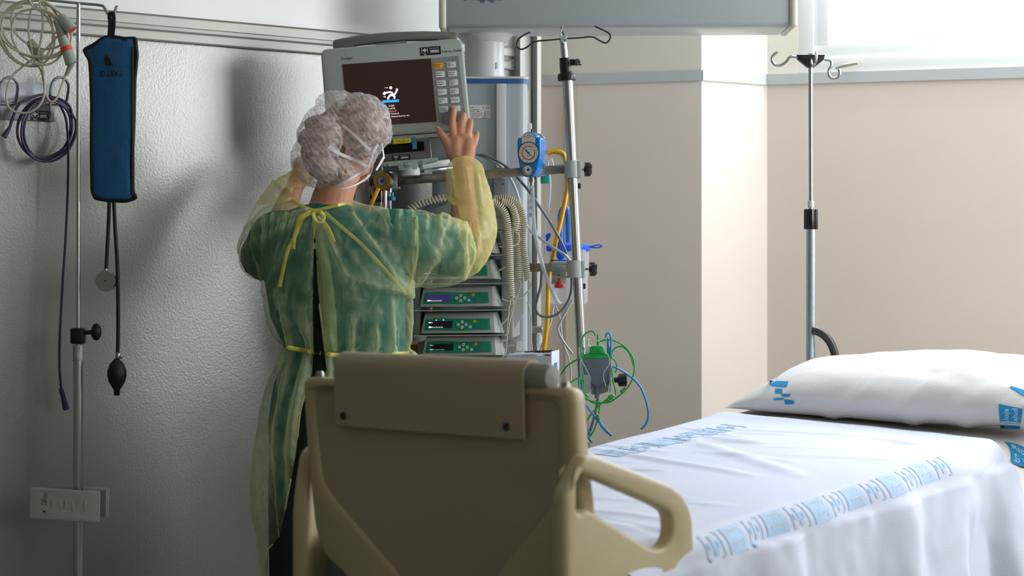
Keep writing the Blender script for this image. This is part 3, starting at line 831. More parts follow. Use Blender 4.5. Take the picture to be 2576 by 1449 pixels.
def sticker(fr_world, w, h, parent, name='inventory_sticker', yaw_fix=None):
    """black sticker: bracketed cross of squares with two short lines, line of text and a barcode"""
    m = M(fr_world); m.box((0, 0, .0004), (w, h, .0008)); m.m = 1; q = h*.095; cx = -w*.28; cy = h*.12
    for x, y in ((0, 1.6), (0, -1.6), (-1.8, 0), (1.8, 0), (0, 0)): m.box((cx+x*q, cy+y*q, .0010), (q*1.6, q*1.5, .0006))
    for s_ in (-1, 1):
        m.box((cx+s_*q*3.6, cy, .0010), (q*.5, q*6, .0006))
        for t in (-1, 1): m.box((cx+s_*q*3.2, cy+t*q*2.8, .0010), (q*1.1, q*.5, .0006))
    m.text('Rioja', cx, -h*.36, h*.17, .0011, align='c'); m.text('Salud', cx, -h*.48, h*.15, .0011, align='c')
    m.text('Gobierno de La Rioja', -w*.06, h*.25, h*.17, .0011, sx=w*.5/(h*.17*9.2))
    x = -w*.02; k = 0; rr_ = random.Random(3)
    while x < w*.40:
        b = w*(.006+.012*rr_.random()); m.box((x+b/2, -h*.07, .0010), (b, h*.34, .0006)); x += b+w*(.006+.010*rr_.random())
    return m.build(name, [MT['ink'], MT['wprint']], parent)
u, z = wl(101, 291, .012); sticker(WLF @ Matrix.Translation((u, z, .0115)), .058, .029, rack)

# purple cable coiled over the hook
pc = thing('purple_cable', 'purple cable coiled on the wall hook with one end hanging down beside the stand', 'cable', wlp(150, 250, .05))
pts = []; rnd = random.Random(11)
for k in range(5):
    cx, cy = 117+rnd.uniform(-5, 6), 321+rnd.uniform(-4, 5); rx, ry = 66+rnd.uniform(-9, 9), 80+rnd.uniform(-10, 8)
    for j in range(12):
        a = 2*math.pi*j/12+.8; pts.append(wlp(cx+rx*math.cos(a)+6*math.sin(a), cy-ry*math.sin(a), .045+.006*k+.004*math.sin(a*3+k)))
m = M(); m.tube(pts, .0036, 7, 4)
m.tube([wlp(150,262,.06), wlp(166,300,.07), wlp(171,360,.075), wlp(171,460,.075), wlp(165,600,.075), wlp(157,720,.08), wlp(150,860,.08), wlp(150,930,.08), wlp(154,978,.08)], .0036, 8, 6)
m.tube([wlp(118,236,.05), wlp(80,244,.055), wlp(48,262,.06), wlp(32,296,.06), wlp(22,330,.06)], .0040, 8, 5)
m.build('cable', MT['purple'], pc)
m = M(); a = wlp(153,976,.08); b = wlp(167,1030,.08)
m.tube([a, a.lerp(b,.25), a.lerp(b,.3), a.lerp(b,.9), b], [.0055,.0075,.0065,.0092,.0088], 14); m.build('end_plug', mat('violet plug', '#3b2a62', .45), pc)
m = M(); a = wlp(26,318,.06); b = wlp(10,344,.06); m.tube([a, a.lerp(b,.4), b], [.004,.006,.0085], 12); m.build('end_plug', MT['purple'], pc)

# ivory monitoring cable coiled on the stand's left hook
ic = thing('ivory_cable_coil', 'ivory monitoring lead coiled over the left hook of the drip stand', 'cable', P(100, 12, D1))
m = M(); pts = []
def dd(a, k): return D1-.028-.006*math.sin(a*2+k*1.3)-.004*k
specs = [(92,75,88,72,.15), (70,88,70,78,.0), (100,62,72,60,.35), (62,72,74,92,-.15), (95,92,66,70,.5), (84,80,92,62,.1)]
for k, (cx, cy, rx, ry, ph) in enumerate(specs):
    for j in range(11):
        a = -2*math.pi*j/11+1.2+ph; pts.append(P(cx+rx*math.cos(a)*(.96 if k % 2 else 1.0), cy-ry*math.sin(a)+14*math.cos(a), dd(a, k)))
m.tube(pts, .0031, 7, 4)
m.tube(PT([(98,0),(108,60),(96,140),(104,158),(112,210),(108,250),(84,278),(50,284),(22,270),(16,235),(28,195),(60,165),(110,128),(150,84)], D1-.04), .0031, 7, 5)
m.tube(PT([(78,20),(72,80),(86,150),(104,180),(114,230),(126,255),(142,248),(155,215),(168,180),(176,168)], D1-.035), .0031, 7, 5)
m.tube(PT([(118,4),(134,24),(146,44)], D1-.03), .0036, 7, 4); m.tube(PT([(110,2),(130,16),(152,34)], D1-.04), .0036, 7, 4)
m.build('lead', MT['cordw'], ic)
def plug(pa, pb, rads, name, mt, parent):
    m = M(); m.tube([pa.lerp(pb, t) for t, _ in rads], [r_ for _, r_ in rads], 16); return m.build(name, mt, parent)
g = mat('grey green connector', '#a5aca2', .45)
c1 = plug(P(150,38,D1-.045), P(181,76,D1-.05), [(0,.008),(.2,.0145),(.9,.0165),(1,.016)], 'connector', g, ic)
m = M(); ax = (P(181,76,D1-.05)-P(150,38,D1-.045)).normalized(); m.lathe([(.001,-.004),(.0135,-.004),(.0135,.0006),(.001,.0006)], P(181,76,D1-.05)-ax*.0, ax, 18); m.build('orange_face', mat('orange contact face', '#c8481d', .5), c1)
plug(P(142,44,D1-.03), P(160,92,D1-.035), [(0,.008),(.2,.0125),(1,.0155)], 'connector', g, ic)
c2 = plug(P(156,92,D1-.05), P(180,162,D1-.05), [(0,.0135),(.5,.0145),(.97,.0165),(1,.010)], 'connector', g, ic)
a = P(156,92,D1-.05); b = P(180,162,D1-.05); m = M(); m.tube([a.lerp(b,.36), a.lerp(b,.52)], .0156, 18); m.build('orange_band', mat('orange band', '#e2471f', .5), c2)
plug(P(180,160,D1-.05), P(166,190,D1-.045), [(0,.009),(1,.0045)], 'strain_relief', g, ic)
plug(P(76,104,D1-.01), P(104,150,D1-.02), [(0,.012),(.5,.016),(1,.013)], 'connector', g, ic)

# aneroid blood pressure cuff hanging on the right hook
D2 = D1-.012
cuff = thing('blood_pressure_cuff', 'blue blood pressure cuff bag with black binding hanging from the drip stand hook', 'blood pressure cuff', P(280, 95, D2))
sh = [(212,126),(238,112),(262,95),(285,93),(312,98),(340,97),(344,140),(338,200),(336,300),(331,420),(334,485),(342,497),(318,505),(275,504),(240,498),(233,480),(231,380),(232,260),(229,180),(226,150)]
m_cuff = mat('blue cuff nylon', '#0b5588', .62, bump=.6, scale=260, var=.06, vscale=30)
m_bind = mat('black binding tape', '#08080a', .7, bump=.5, scale=300)
fr = FR(P(285, 300, D2)); cpoly = [UV(fr, *q) for q in sh]
def pufft(x, y):
    u, v = x, y; t = max(0, 1-(abs(u)/.058)**2); return .010*t**.6
def cuffmesh(poly, zoff, mtl, name, parent, thick):
    b = bmesh.new(); vv = [b.verts.new((x, y, 0)) for x, y in rounded(poly, .004, 2)]; b.faces.new(vv)
    bmesh.ops.triangulate(b, faces=b.faces[:])
    for _ in range(4): bmesh.ops.subdivide_edges(b, edges=[e for e in b.edges if e.calc_length() > .012], cuts=1); bmesh.ops.triangulate(b, faces=b.faces[:])
    ed = {v for e in b.edges if len(e.link_faces) == 1 for v in e.verts}
    vs = []; fs = []; b.verts.index_update(); nv = len(b.verts)
    for sg in (1, -1):
        for v in b.verts:
            k = 0 if v in ed else 1; x, y = v.co.x, v.co.y
            vs.append((x, y, zoff+sg*(.0012+k*(thick*.4+pufft(x, y)*.7+.002*fbm(x*16, y*9, 3)))))
    for f in b.faces:
        i = [v.index for v in f.verts]; fs.append(tuple(i)); fs.append(tuple(j+nv for j in i[::-1]))
    for e in b.edges:
        if len(e.link_faces) == 1: i, j = e.verts[0].index, e.verts[1].index; fs.append((i, j, j+nv, i+nv))
    b.free(); m = M(fr); m.raw(vs, fs); return m
m = cuffmesh(cpoly, 0, None, '', None, .004); ct = bvh(m)
pouch = m.build('bag', m_cuff, cuff, smooth=60)
m = M(fr); m.tube([(x, y, 0) for x, y in rounded(cpoly, .004, 2)], .0062, 8, closed=True)
m.tube([UV(fr, 334, q)+(.003,) for q in (120,200,300,400,490)], .0055, 6, 3)
m.build('binding', m_bind, cuff, smooth=60)
m = M(); m.tube([onto(ct, x, 166, .001, D2) for x in range(236, 334, 8)], .0012, 6)
for a, b in (((264,164),(284,164)),): pass
m.m = 1; vs = [onto(ct, *q, .0015, D2) for q in ((261,146),(268,138),(273,144),(284,164),(264,165))]; m.raw(vs, [(0,1,2,3,4)])
for t, x, y, w_ in (('P', 301,184,1),('A', 290,184,1),('R', 280,184,1),('T', 270,184,1),('O', 259,184,1),('S', 250,184,1)):
    tv, tf = textgeo(t); m.raw([onto(ct, x+7-a*15, y+b_*21-6, .0016, D2) for a, b_ in tv], tf)
m.fix = False
m.build('pocket_edge', [m_cuff, MT['ink']], pouch, smooth=60)
m = M(); m.tube(PT([(274,100),(277,60),(275,38),(279,34),(285,36),(286,60),(282,100)], D2), .0055, 8, 4, flat=(0,1,0)); m.build('hanging_loop', m_bind, cuff)
m = M(); m.tube(PT([(275,496),(273,560),(269,640),(267,676)], D2), .0052, 10, 5); m.build('tube', MT['rubber'], cuff)
m = M(); m.tube(PT([(286,496),(290,580),(295,660),(297,760),(297,845),(296,888)], D2), .0054, 10, 5); m.build('tube', MT['rubber'], cuff)
gfr = FR(P(266, 707, D2-.005), -6, 3)
m = M(gfr); m.lathe([(.024,-.018),(.0285,-.014),(.0295,0),(.0285,.004),(.026,.004)], n=32); m.tube([(0,.026,-.008),(0,.036,-.008)], .006, 10); gb = m.build('gauge', MT['chrome'], cuff)
m = M(gfr); m.lathe([(.001,.0025),(.0262,.0025)], n=32, cap=False); m.m = 1
for k in range(31):
    a = R(-135+270*k/30-90+180); r0 = .019 if k % 5 else .017; m.raw([(r0*math.cos(a)-.0002*math.sin(a), r0*math.sin(a)+.0002*math.cos(a), .003), (r0*math.cos(a)+.0002*math.sin(a), r0*math.sin(a)-.0002*math.cos(a), .003), (.022*math.cos(a)+.0002*math.sin(a), .022*math.sin(a)-.0002*math.cos(a), .003), (.022*math.cos(a)-.0002*math.sin(a), .022*math.sin(a)+.0002*math.cos(a), .003)], [(0,1,2,3)])
for k in range(7):
    a = R(225-45*k); m.text(str(k*50), .0145*math.cos(a), .0145*math.sin(a)-.001, .0038, .003, align='c')
m.box((.001, .004, .0035), (.0012, .022, .0006), T=Matrix.Rotation(R(-12), 4, 'Z')); m.cyl((0,0,.0025), (0,0,1), .0022, .002, 12)
m.text('mmHg', 0, -.012, .004, .003, align='c'); m.text('CE', 0, -.0175, .004, .003, align='c'); m.text('Riester', 0, .007, .0045, .003, align='c')
m.fix = False; m.build('dial', [mat('gauge dial', '#c8c8c4', .5), MT['ink']], gb, smooth=0)
m = M(); m.lathe([(.006,0),(.0075,.003),(.0075,.012),(.006,.016)], P(297,902,D2), (0,0,1), 16); m.ball(P(304,897,D2), .006); m.build('valve', MT['chrome'], cuff)
m = M(); zb_ = P(0,995,D2).z; zt2 = P(0,902,D2).z; hh = zt2-zb_
m.lathe([(.005,0),(.0085,.002),(.0085,.012*1.2),(.012,hh*.2),(.022,hh*.36),(.0268,hh*.55),(.0262,hh*.68),(.0195,hh*.86),(.009,hh*.97),(.006,hh)], (P(294,0,D2).x, D2, zb_), (0,0,1), 28)
m.build('squeeze_bulb', MT['rubber'], cuff, smooth=70)
# ---------------------------------------------------------------- ceiling beam and pendant tower
DB = 6.25
bx0, bx1 = P(1108,0,DB).x, P(2003,0,DB).x; bz0 = P(0,66,DB).z; bz1 = bz0+.34
beam = thing('ceiling_supply_beam', 'wide grey ceiling supply beam with blue lettering spanning above the bed', 'ceiling beam', Vector(((bx0+bx1)/2, DB+.15, bz0)))
m = M(); Tt = Matrix.Translation(((bx0+bx1)/2, DB+.13, (bz0+bz1)/2)) @ Matrix.Rotation(R(-1.0), 4, 'Z') @ Matrix.Rotation(R(-.22), 4, 'Y')
m.box((0, 0, .0), (bx1-bx0-.03, .26, bz1-bz0), .012, Tt, seg=3); m.build('beam_body', MT['towerb'], beam)
for sx in (-1, 1):
    m = M(); m.box((sx*((bx1-bx0)/2-.008), 0, -.001), (.024, .275, bz1-bz0+.01), .010, Tt, seg=3); m.build('end_cap', mat('cream end cap', '#cdccbc', .4), beam)
m = M(); m.box((0, -.0, -(bz1-bz0)/2+.004), (bx1-bx0-.05, .20, .02), .006, Tt); m.build('underside_strip', MT['towerl'], beam)
lf = FR(P(1166, 4, DB-.002), 0)
m = M(FR(Tt @ Vector(((P(1166,0,DB).x-(bx0+bx1)/2), -.1312, 0)), -1)); zrel = P(0, -1, DB).z-(bz0+bz1)/2
m.text('Dräger', 0, zrel, .030, .0006, sx=1.15); m.m = 1; m.text('Agila', .066, zrel, .030, .0006)
m.fix = False; m.build('lettering', [mat('navy print', '#143c78', .5), mat('slate print', '#3a5468', .5)], beam, smooth=0)
# ceiling drop arm above the beam
m = M(); m.tube([(bx0+.3, DB+.13, bz1-.01), (bx0+.3, DB+.13, H)], .07, 24); m.build('ceiling_column', MT['towerl'], beam)

DT = 6.30; tx0, tx1 = P(1086,0,DT).x, P(1328,0,DT).x; tz1 = P(0,192,DT).z
tower = thing('pendant_tower', 'pale grey supply tower with blue rim hanging below the ceiling beam', 'supply tower', Vector(((tx0+tx1)/2, DT+.14, .3)))
cx = P(1217,0,DT).x
m = M(); m.lathe([(.064, tz1-.01), (.064, bz0-.03)], (cx, DT+.13, 0), n=36); m.build('neck', MT['towerl'], tower)
m = M(); m.lathe([(.068, bz0-.034), (.072, bz0-.032), (.094, bz0-.006), (.096, bz0+.004)], (cx, DT+.13, 0), n=8); m.build('collar', MT['towerl'], tower)
m = M(FR(Vector((cx+.064*math.sin(R(42)), DT+.13-.064*math.cos(R(42)), 0)), 42)); m.box((-.004, P(0,160,DT).z, .001), (.008, .022, .002)); m.m = 1
for k in range(4): m.box((-.004, P(0,152+k*4,DT).z, .0025), (.004, .002, .001))
m.build('info_label', [MT['paper'], MT['ink']], tower)
tz0 = .42
m = M(); rp = rounded([(tx0, DT), (tx1, DT), (tx1, DT+.28), (tx0, DT+.28)], .035, 6); m.prism(rp, tz0, tz1-.022); m.build('housing', MT['towerb'], tower)
m = M(); rp2 = rounded([(tx0-.003, DT-.003), (tx1+.003, DT-.003), (tx1+.003, DT+.283), (tx0-.003, DT+.283)], .037, 6)
m.prism(rp2, P(0,210,DT).z, P(0,199,DT).z); m.build('blue_rim', MT['bluetrim'], tower)
m = M(); m.prism(rp2, P(0,199.5,DT).z, tz1, .006); m.build('top_cap', MT['towerl'], tower)
# raised centre duct with a bright edge, side rail slots
m = M(); x0 = P(1249,0,DT).x; x1 = P(1273,0,DT).x
m.box(((x0+x1)/2, DT-.008, (tz0+P(0,211,DT).z)/2), (x1-x0, .016, P(0,211,DT).z-tz0), .002)
m.build('duct_cover', MT['towerl'], tower)
m = M(); x0 = P(1242,0,DT).x; x1 = P(1282,0,DT).x; z0 = P(0,900,DT).z; z1 = P(0,450,DT).z
m.box(((x0+x1)/2, DT-.02, (z0+z1)/2), (x1-x0, .03, z1-z0), .002)
m.build('mounting_channel', mat('anodised channel', '#9aa1a8', .35, .5), tower)
for px, py in ((1266,463),):
    q = P(px,py,DT-.036); m = M(); m.cyl(q, (0,-1,0), .0022, .002, 10); m.build('channel_hole', MT['ink'], tower)
m = M(); m.box((P(1333,0,DT).x, DT+.04, (P(0,330,DT).z+P(0,890,DT).z)/2), (.012, .02, P(0,330,DT).z-P(0,890,DT).z), .002); m.build('side_profile', MT['towerl'], tower)
m = M(); m.box(P(1332,322,DT+.04), (.016, .02, .03), .003); m.build('small_bracket', MT['white'], tower); m = M(); m.box(P(1337,500,DT+.035), (.012, .012, .12), .002)
m.m = 1
for y in (505, 522, 540): m.box(P(1337,y,DT+.027), (.004, .004, .010))
m.build('socket_strip', [MT['white'], MT['greydk']], tower)
# rating label
lf = FR(P(1207, 281, DT-.0012)); m = M(lf); m.box((0,0,0), (.066, .042, .0008)); m.m = 1
for t, x, y, s_ in (('Agila', -.031, .012, .006), ('SW 86870-17', -.031, .005, .0052), ('SERIAL - 0980', -.031, -.001, .0052), ('N: 300VM / 5.06 A', -.031, -.007, .0052), ('4.230V, IEC60127', -.031, -.0125, .0052), ('Dräger Medical', -.031, -.0178, .0046)):
    m.text(t, x, y, s_, .0008)
m.text('CE', .018, .009, .009, .0008); m.text('X', .008, .010, .008, .0008)
for r_ in (0,):
    for sx in (-1, 1): m.box((.022+sx*.006, -.005, .0007), (.0008, .011, .0006)); m.box((.022, -.005+sx*.0055, .0007), (.0125, .0008, .0006))
m.text('TÜV', .022, -.007, .005, .0008, align='c'); m.text('CSA', .014, -.0185, .004, .0008, align='c'); m.text('C E US', .022, -.0185, .004, .0008)
dm = [(.014,-.011),(.020,-.017),(.014,-.023),(.008,-.017)]
for i in range(4): m.tube([(*dm[i], .0008), (*dm[(i+1) % 4], .0008)], .0004, 4)
m.fix = False; m.build('rating_label', [MT['paper'], MT['ink']], tower, smooth=0)

# ---------------------------------------------------------------- equipment rails
def rail(a, b, h, label, tz=None):
    t = thing('equipment_rail', label, 'rail', (a+b)/2); m = M(); m.span(a, b, .010, h, .001); m.build('bar', MT['steel'], t); return t
ra = P(958, 457, 6.10); rb = P(1442, 424, 6.06)
r1 = rail(ra, rb, .027, 'upper steel equipment rail running behind the blue suction gauge')
q = P(1263, 433, 6.075-.0); m = M(); m.lathe([(.006,0),(.006,.003),(.003,.004),(.003,.001)], q+Vector((0,-.004,0)), (0,-1,0), 14); m.build('hex_screw', MT['steel'], r1)
m = M(); m.box(P(1262, 434, 6.19), (.03, .22, .022), .002); m.build('rail_bracket', MT['steel'], r1)
rc_ = P(1322, 673, 6.08); rd = P(1445, 673, 6.06)
r2 = rail(rc_, rd, .026, 'lower steel equipment rail carrying the suction canister')
m = M(); m.box(P(1328, 673, 6.19), (.03, .22, .022), .002); m.build('rail_bracket', MT['steel'], r2)

# ---------------------------------------------------------------- patient monitor
DM = 5.98; MF = FR(P(998, 225, DM), 0, 4.4)
mon = thing('patient_monitor', 'grey patient monitor with dark screen showing a running figure logo', 'monitor', MF)
def mu(px, py, w=0): return UV(MF, px, py, w)
out = [mu(808,125), mu(1165,100), mu(1185,338), mu(828,364)]
out = [mu(808,122), mu(1152,97), mu(1170,120), mu(1188,330), mu(826,350)]
o2 = rounded([mu(806,124), mu(1162,96), mu(1184,327), mu(824,352)], .022, 6)
scr = [mu(861,162), mu(1084,147), mu(1099,306), mu(876,321)]
m = M(MF); m.prism(o2, -.11, 0, .006, seg=3); m.build('housing', mat('sage grey casing', '#a3aca5', .42, bump=.1, scale=300), mon)
o3 = rounded([mu(826,353.5), mu(1184,328.5), mu(1178,339), mu(835,363)], .003, 2)
m = M(MF); m.prism(o3, -.09, -.004, .002); m.build('lower_lip', MT['lgrey'], mon)
m = M(MF); m.prism(scr, -.001, .0012, 0); m.m = 0
so = m.build('screen', mat('dark glossy screen', '#1c0f10', .12, emit='#2a1614', estr=.55, spec=.6, var=.0), mon)
m_w = mat('lit white pixels', '#ffffff', .5, emit='#ffe9ec', estr=.75); m_b = mat('lit blue pixels', '#1b8ff0', .5, emit='#2fa8ff', estr=.8)
m_r = mat('lit reddish pixels', '#ff9090', .5, emit='#ff8a70', estr=.7)
m = M(MF); Z = .0016
def disc(m, c, r_, z=Z, n=20): m.raw([(c[0]+r_*math.cos(2*math.pi*k/n), c[1]+r_*math.sin(2*math.pi*k/n), z) for k in range(n)], [tuple(range(n))])
def stroke(m, pts, w, z=Z, k=5):
    pts = smoothpath([Vector((*p, z)) for p in pts], k); ws = w if isinstance(w, (list, tuple)) else [w]*len(pts); vs = []
    for i, p in enumerate(pts):
        t = (pts[min(i+1, len(pts)-1)]-pts[max(i-1, 0)]).normalized(); n = Vector((-t.y, t.x, 0)); f = ws[min(int(i/len(pts)*len(ws)), len(ws)-1)]/2
        vs += [p+n*f, p-n*f]
    m.raw(vs, [(2*i, 2*i+1, 2*i+3, 2*i+2) for i in range(len(pts)-1)])
    disc(m, pts[0], (ws[0])/2, z, 10); disc(m, pts[-1], ws[-1]/2, z, 10)
disc(m, mu(983,221), .0045)
stroke(m, [mu(973,233), mu(984,232), mu(992,238), mu(999,226), mu(998,225)], .0052)
stroke(m, [mu(976,247), mu(984,238), mu(990,240), mu(992,243)], .0052)
stroke(m, [mu(976,249), mu(981,240), mu(992,242), mu(992,247)], .0048)
for q in ([(966,221),(976,220),(975,222)], [(963,242),(971,243),(970,246)]): m.raw([(*mu(*c), Z) for c in q], [(0,1,2)])
m.raw([(*mu(*c), Z) for c in ((962,236),(967,230),(973,234),(968,240))], [(0,1,2,3)])
for i, (t, py, s_) in enumerate((('ACE®', 268, .0068), ('TruST®', 275, .0068), ('Oxisure®', 281.5, .0066), ('Infinity® Network', 288, .0066), ('© 2011, Draeger Medical Systems, Inc.', 295, .0066))):
    px = (985, 985, 987, 984, 988)[i]
    m.m = 2 if i in (2,) else 0
    u, v = mu(px, py); m.text(t, u, v, s_, Z, align='c')
m.m = 1; m.raw([(*mu(*c), Z) for c in ((962,252.5),(1003.5,250),(1004,256.5),(962.5,259))], [(0,1,2,3)])
m.fix = False; m.build('screen_picture', [m_w, m_b, m_r], so, smooth=0)
# key panel
m = M(MF); m.prism([mu(1087,147), mu(1153,141), mu(1168,268), mu(1099,275)], -.001, .0012); m.prism([mu(1099.5,277), mu(1168,270), mu(1174,300), mu(1165,306), mu(1103,306)], -.001, .0012)
kp = m.build('key_panel', mat('mid grey key panel', '#858a8b', .45), mon)
kk = [(1103,165,1,'Silenciar\nalarma'), (1135,163,0,'S'), (1107,187,0,'Límites\nalarmas'), (1138,185,0,'Imprimir\nimagen'), (1110,209.5,0,'Alarmas\napagadas'), (1140.5,207.5,0,'FiO2\nEncender/\nApagar'), (1112,231.5,0,'Evento'), (1142.5,229.5,0,'Acceso\nrápido'), (1114,253.5,0,'Día de\nvita'), (1144.5,251.5,0,'|< Marcar'), (1116,275,0,'Pantalla\nprincipal'), (1147,273,0,' ')]
for px, py, am, t in kk:
    u, v = mu(px, py); m = M(MF); m.prism(rounded([(u-.0138,v-.009),(u+.0138,v-.009),(u+.0138,v+.009),(u-.0138,v+.009)], .003, 3), .0005, .0028, .0006)
    m.m = 1
    ls = t.split('\n'); s_ = .0062 if len(ls) < 3 else .0052
    if t == 'S':
        for a, b in (((-.009,-.005),(-.009,.005)), ((-.003,-.005),(-.003,.005)), ((-.009,.005),(-.003,.005)), ((-.009,-.005),(-.003,-.005))): m.tube([(u+a[0], v+a[1], .003), (u+b[0], v+b[1], .003)], .0004, 4)
        m.text('S', u-.006, v-.003, .008, .0031, align='c'); m.text('Stdby', u+.004, v-.003, .0045, .0031, align='c')
    else:
        for i, l in enumerate(ls): m.text(l, u-.0118, v+.0035*(len(ls)-1)-.0022-i*s_*.98, s_, .0031, sx=.92)
    m.build('key', [MT['amber'] if am else mat_key if 'mat_key' in globals() else MT['white'], MT['ink']], kp)
u, v = mu(1130, 300); m = M(MF); m.lathe([(.0175,.0),(.0175,.010),(.015,.013),(.001,.0135)], (u, v, 0), (0,0,1), 32); m.build('rotary_knob', MT['greyp'], mon)
u, v = mu(1139, 151); m = M(MF); disc(m, (u, v), .0014, .0016, 10); m.fix = False; m.build('light_sensor', MT['ink'], mon, smooth=0); m = M(MF)
m.text('Dräger', *mu(858,151), .0115, .0006, sx=1.1); m.build('maker_lettering', MT['ink'], mon, smooth=0); m = M(MF); u, v = mu(1112,133); m.text('Infinity Delta', u, v, .0115, .0006)
m.build('lettering', MT['ink'], mon, smooth=0)
u, v = mu(1083, 128); sticker(MF @ Matrix.Translation((u, v, .0004)), .062, .025, mon)
# carrying handle
hp = [mu(836,121), mu(834,103), mu(839,97), mu(905,84), mu(985,77), mu(1065,75), mu(1144,77), mu(1149,80), mu(1150,103), mu(1102,101), mu(1101,97), mu(1020,98), mu(940,105), mu(888,111), mu(883,118)]
m = M(MF); m.prism(rounded(hp, .004, 2), -.075, -.03, .005); m.build('carrying_handle', mat('taupe grey handle', '#73726c', .5), mon)
m = M(MF); m.prism([mu(946,112), mu(950,109), mu(1020,103), mu(1024,106)], -.04, -.006, .001); m.build('alarm_bar', MT['greyp'], mon)

# module under the monitor
DF = FR(P(1020, 370, DM+.005), 0, 3.5)
def du(px, py, w=0): return UV(DF, px, py, w)
dock = thing('monitor_dock', 'grey monitor docking module labelled CAMA 10 hanging under the monitor', 'docking module', DF)
dq = rounded([du(944,352), du(1079,341), du(1083,398), du(952,407)], .004, 3)
hole = rounded([du(960,365), du(1065,356), du(1067,379), du(962,388)], .003, 2)
m = M(DF); m.prism(dq, -.05, 0, .002, holes=[hole]); m.build('housing', MT['greydk'], dock)
m = M(DF); m.prism([du(955,360), du(1070,352), du(1072,384), du(957,393)], -.052, -.045); m.build('slot', MT['ink'], dock)
m = M(DF); m.prism([du(1081,347), du(1150,342), du(1153,390), du(1087,397)], -.06, -.006, .002); m.build('side_bay', MT['greyp'], dock)
m = M(DF); m.prism([du(958,408), du(1070,399), du(1100,396), du(1100,404), du(1070,412), du(960,420)], -.05, .006, .001)
m.prism([du(1000,410), du(1052,406), du(1050,425), du(1004,429)], -.05, .008, .001)
m.cyl((*du(981,415), .006), (0,0,1), .0055, .006, 12); m.cyl((*du(1066,409), .006), (0,0,1), .0055, .006, 12)
m.build('mount_plate', mat('mint grey bracket', '#a9b8b2', .4), dock)
m = M(DF); m.lathe([(.027,0),(.029,.002),(.029,.022),(.026,.025)], (*du(1032,442), -.02), (0,1,0), 28); m.build('swivel_foot', MT['white'], dock)
m = M(DF); m.box((*du(1024,414), .010), (.014, .012, .006), .001); m.build('latch', MT['chrome'], dock)
m = M(DF); u, v = du(1012,355); RZ = Matrix.Translation((u, v, 0)) @ Matrix.Rotation(R(1.0), 4, 'Z')
m.box((0,0,.0008), (.054, .0135, .001), T=RZ); u2, v2 = du(975,356.5)
m.prism([(u2-.012,v2-.0015),(u2-.009,v2-.006),(u2+.009,v2-.006),(u2+.009,v2+.006),(u2-.009,v2+.006),(u2-.012,v2+.0015)], .0002, .0012)
m.m = 1; m.text('CAMA10', 0, -.0038, .0105, .0014, align='c', T=RZ); m.text('B', u2, v2-.003, .009, .0015, align='c')
m.fix = False; m.build('name_label', [mat('yellow tape', '#e8d31c', .5), MT['ink']], dock, smooth=0)
m = M(DF); m.prism([du(1035,346), du(1047,345), du(1047,356), du(1036,357)], .0002, .0022); m.prism([du(1037,356), du(1048,355), du(1049,374), du(1038,376)], .0002, .0022)
m.build('blue_tab', mat('blue tape tab', '#2f86c4', .45), dock)
u, v = du(1009,396); sticker(DF @ Matrix.Translation((u, v, .0004)), .055, .0165, dock)
# arm holding the monitor from the tower
arm = thing('monitor_mount', 'white bracket arm carrying the monitor off the supply tower', 'arm', P(1100, 420, 6.1))
m = M(); m.span(P(1050,418,6.06), P(1180,403,6.2), .05, .020, .003); m.build('flat_arm', MT['white'], arm)
m = M(); m.span(P(1148,404,6.2), P(1164,400,6.31), .05, .05, .005); m.build('arm_joint', MT['lgrey'], arm)
m = M(); m.span(P(1060,431,6.09), P(1140,422,6.16), .03, .010, .002); m.build('steel_strap', MT['chrome'], arm)

# ---------------------------------------------------------------- oxygen flow regulator at the rail's left end
gp = P(962, 456, 5.98)
reg = thing('gas_regulator', 'round brass faced gas regulator with blue centre beside the masked face', 'regulator', gp)
gf = FR(gp, -14, 0, 4)
m = M(gf); m.lathe([(.024,-.052),(.030,-.05),(.0305,-.004),(.029,0),(.0275,0)], n=36); m.build('body', MT['chrome'], reg)
m = M(gf); m.lathe([(.0275,-.002),(.0275,.001),(.0265,.003),(.0155,.003)], n=36); m.m = 0; m.build('brass_ring', MT['brass'], reg)
m = M(gf); m.lathe([(.001,.0030),(.0155,.0030)], n=28, cap=False); m.m = 1
m.lathe([(.0128,.0034),(.0140,.0034)], n=28, cap=False); m.m = 2
m.raw([(.0062*math.cos(a)*(1+.25*math.sin(a*2)), .006*math.sin(a)+.001, .0036) for a in [2*math.pi*k/18 for k in range(18)]], [tuple(range(18))])
m.fix = False; m.build('dial', [MT['white'], MT['ink'], mat('deep blue print', '#0c4ea8', .4)], reg, smooth=0)
m = M(); m.tube(PT([(968,480),(968,526)], 5.99), .0085, 14); m.tube(PT([(981,470),(981,540)], 6.0), .006, 12); m.build('metering_tube', MT['chrome'], reg)
m = M(); m.box(P(950,482,6.02), (.020, .03, .06), .004); m.box(P(945,500,5.99), (.034, .03, .020), .003); m.box(P(938,457,6.02), (.022,.03,.026), .004); m.build('black_coupling', MT['black'], reg)
m = M(); m.box(P(992,457,6.02), (.018, .03, .052), .002); m.box(P(996,473,6.015), (.026, .03, .006), .001); m.build('rail_clamp', MT['greyp'], reg)
m = M(); m.lathe([(.006,0),(.0065,.012),(.0115,.014),(.0115,.024),(.010,.025)], P(986,484,6.0), (0,0,-1), 10); m.cyl(P(986,478,6.0), (0,0,1), .003, .012, 8); m.build('clamp_knob', MT['tealkn'], reg)
hose1 = M(); hose1.tube(PT([(952,474,5.975),(944,492,5.97),(935,512,5.97),(926,535,5.99),(918,600,6.02),(905,720,6.05),(900,860,6.08)]), .0063, 12, 6)
o = hose1.build('yellow_hose', MT['yellow']); tag(o, 'yellow hose dropping from the brass faced regulator behind the shoulder', 'hose')
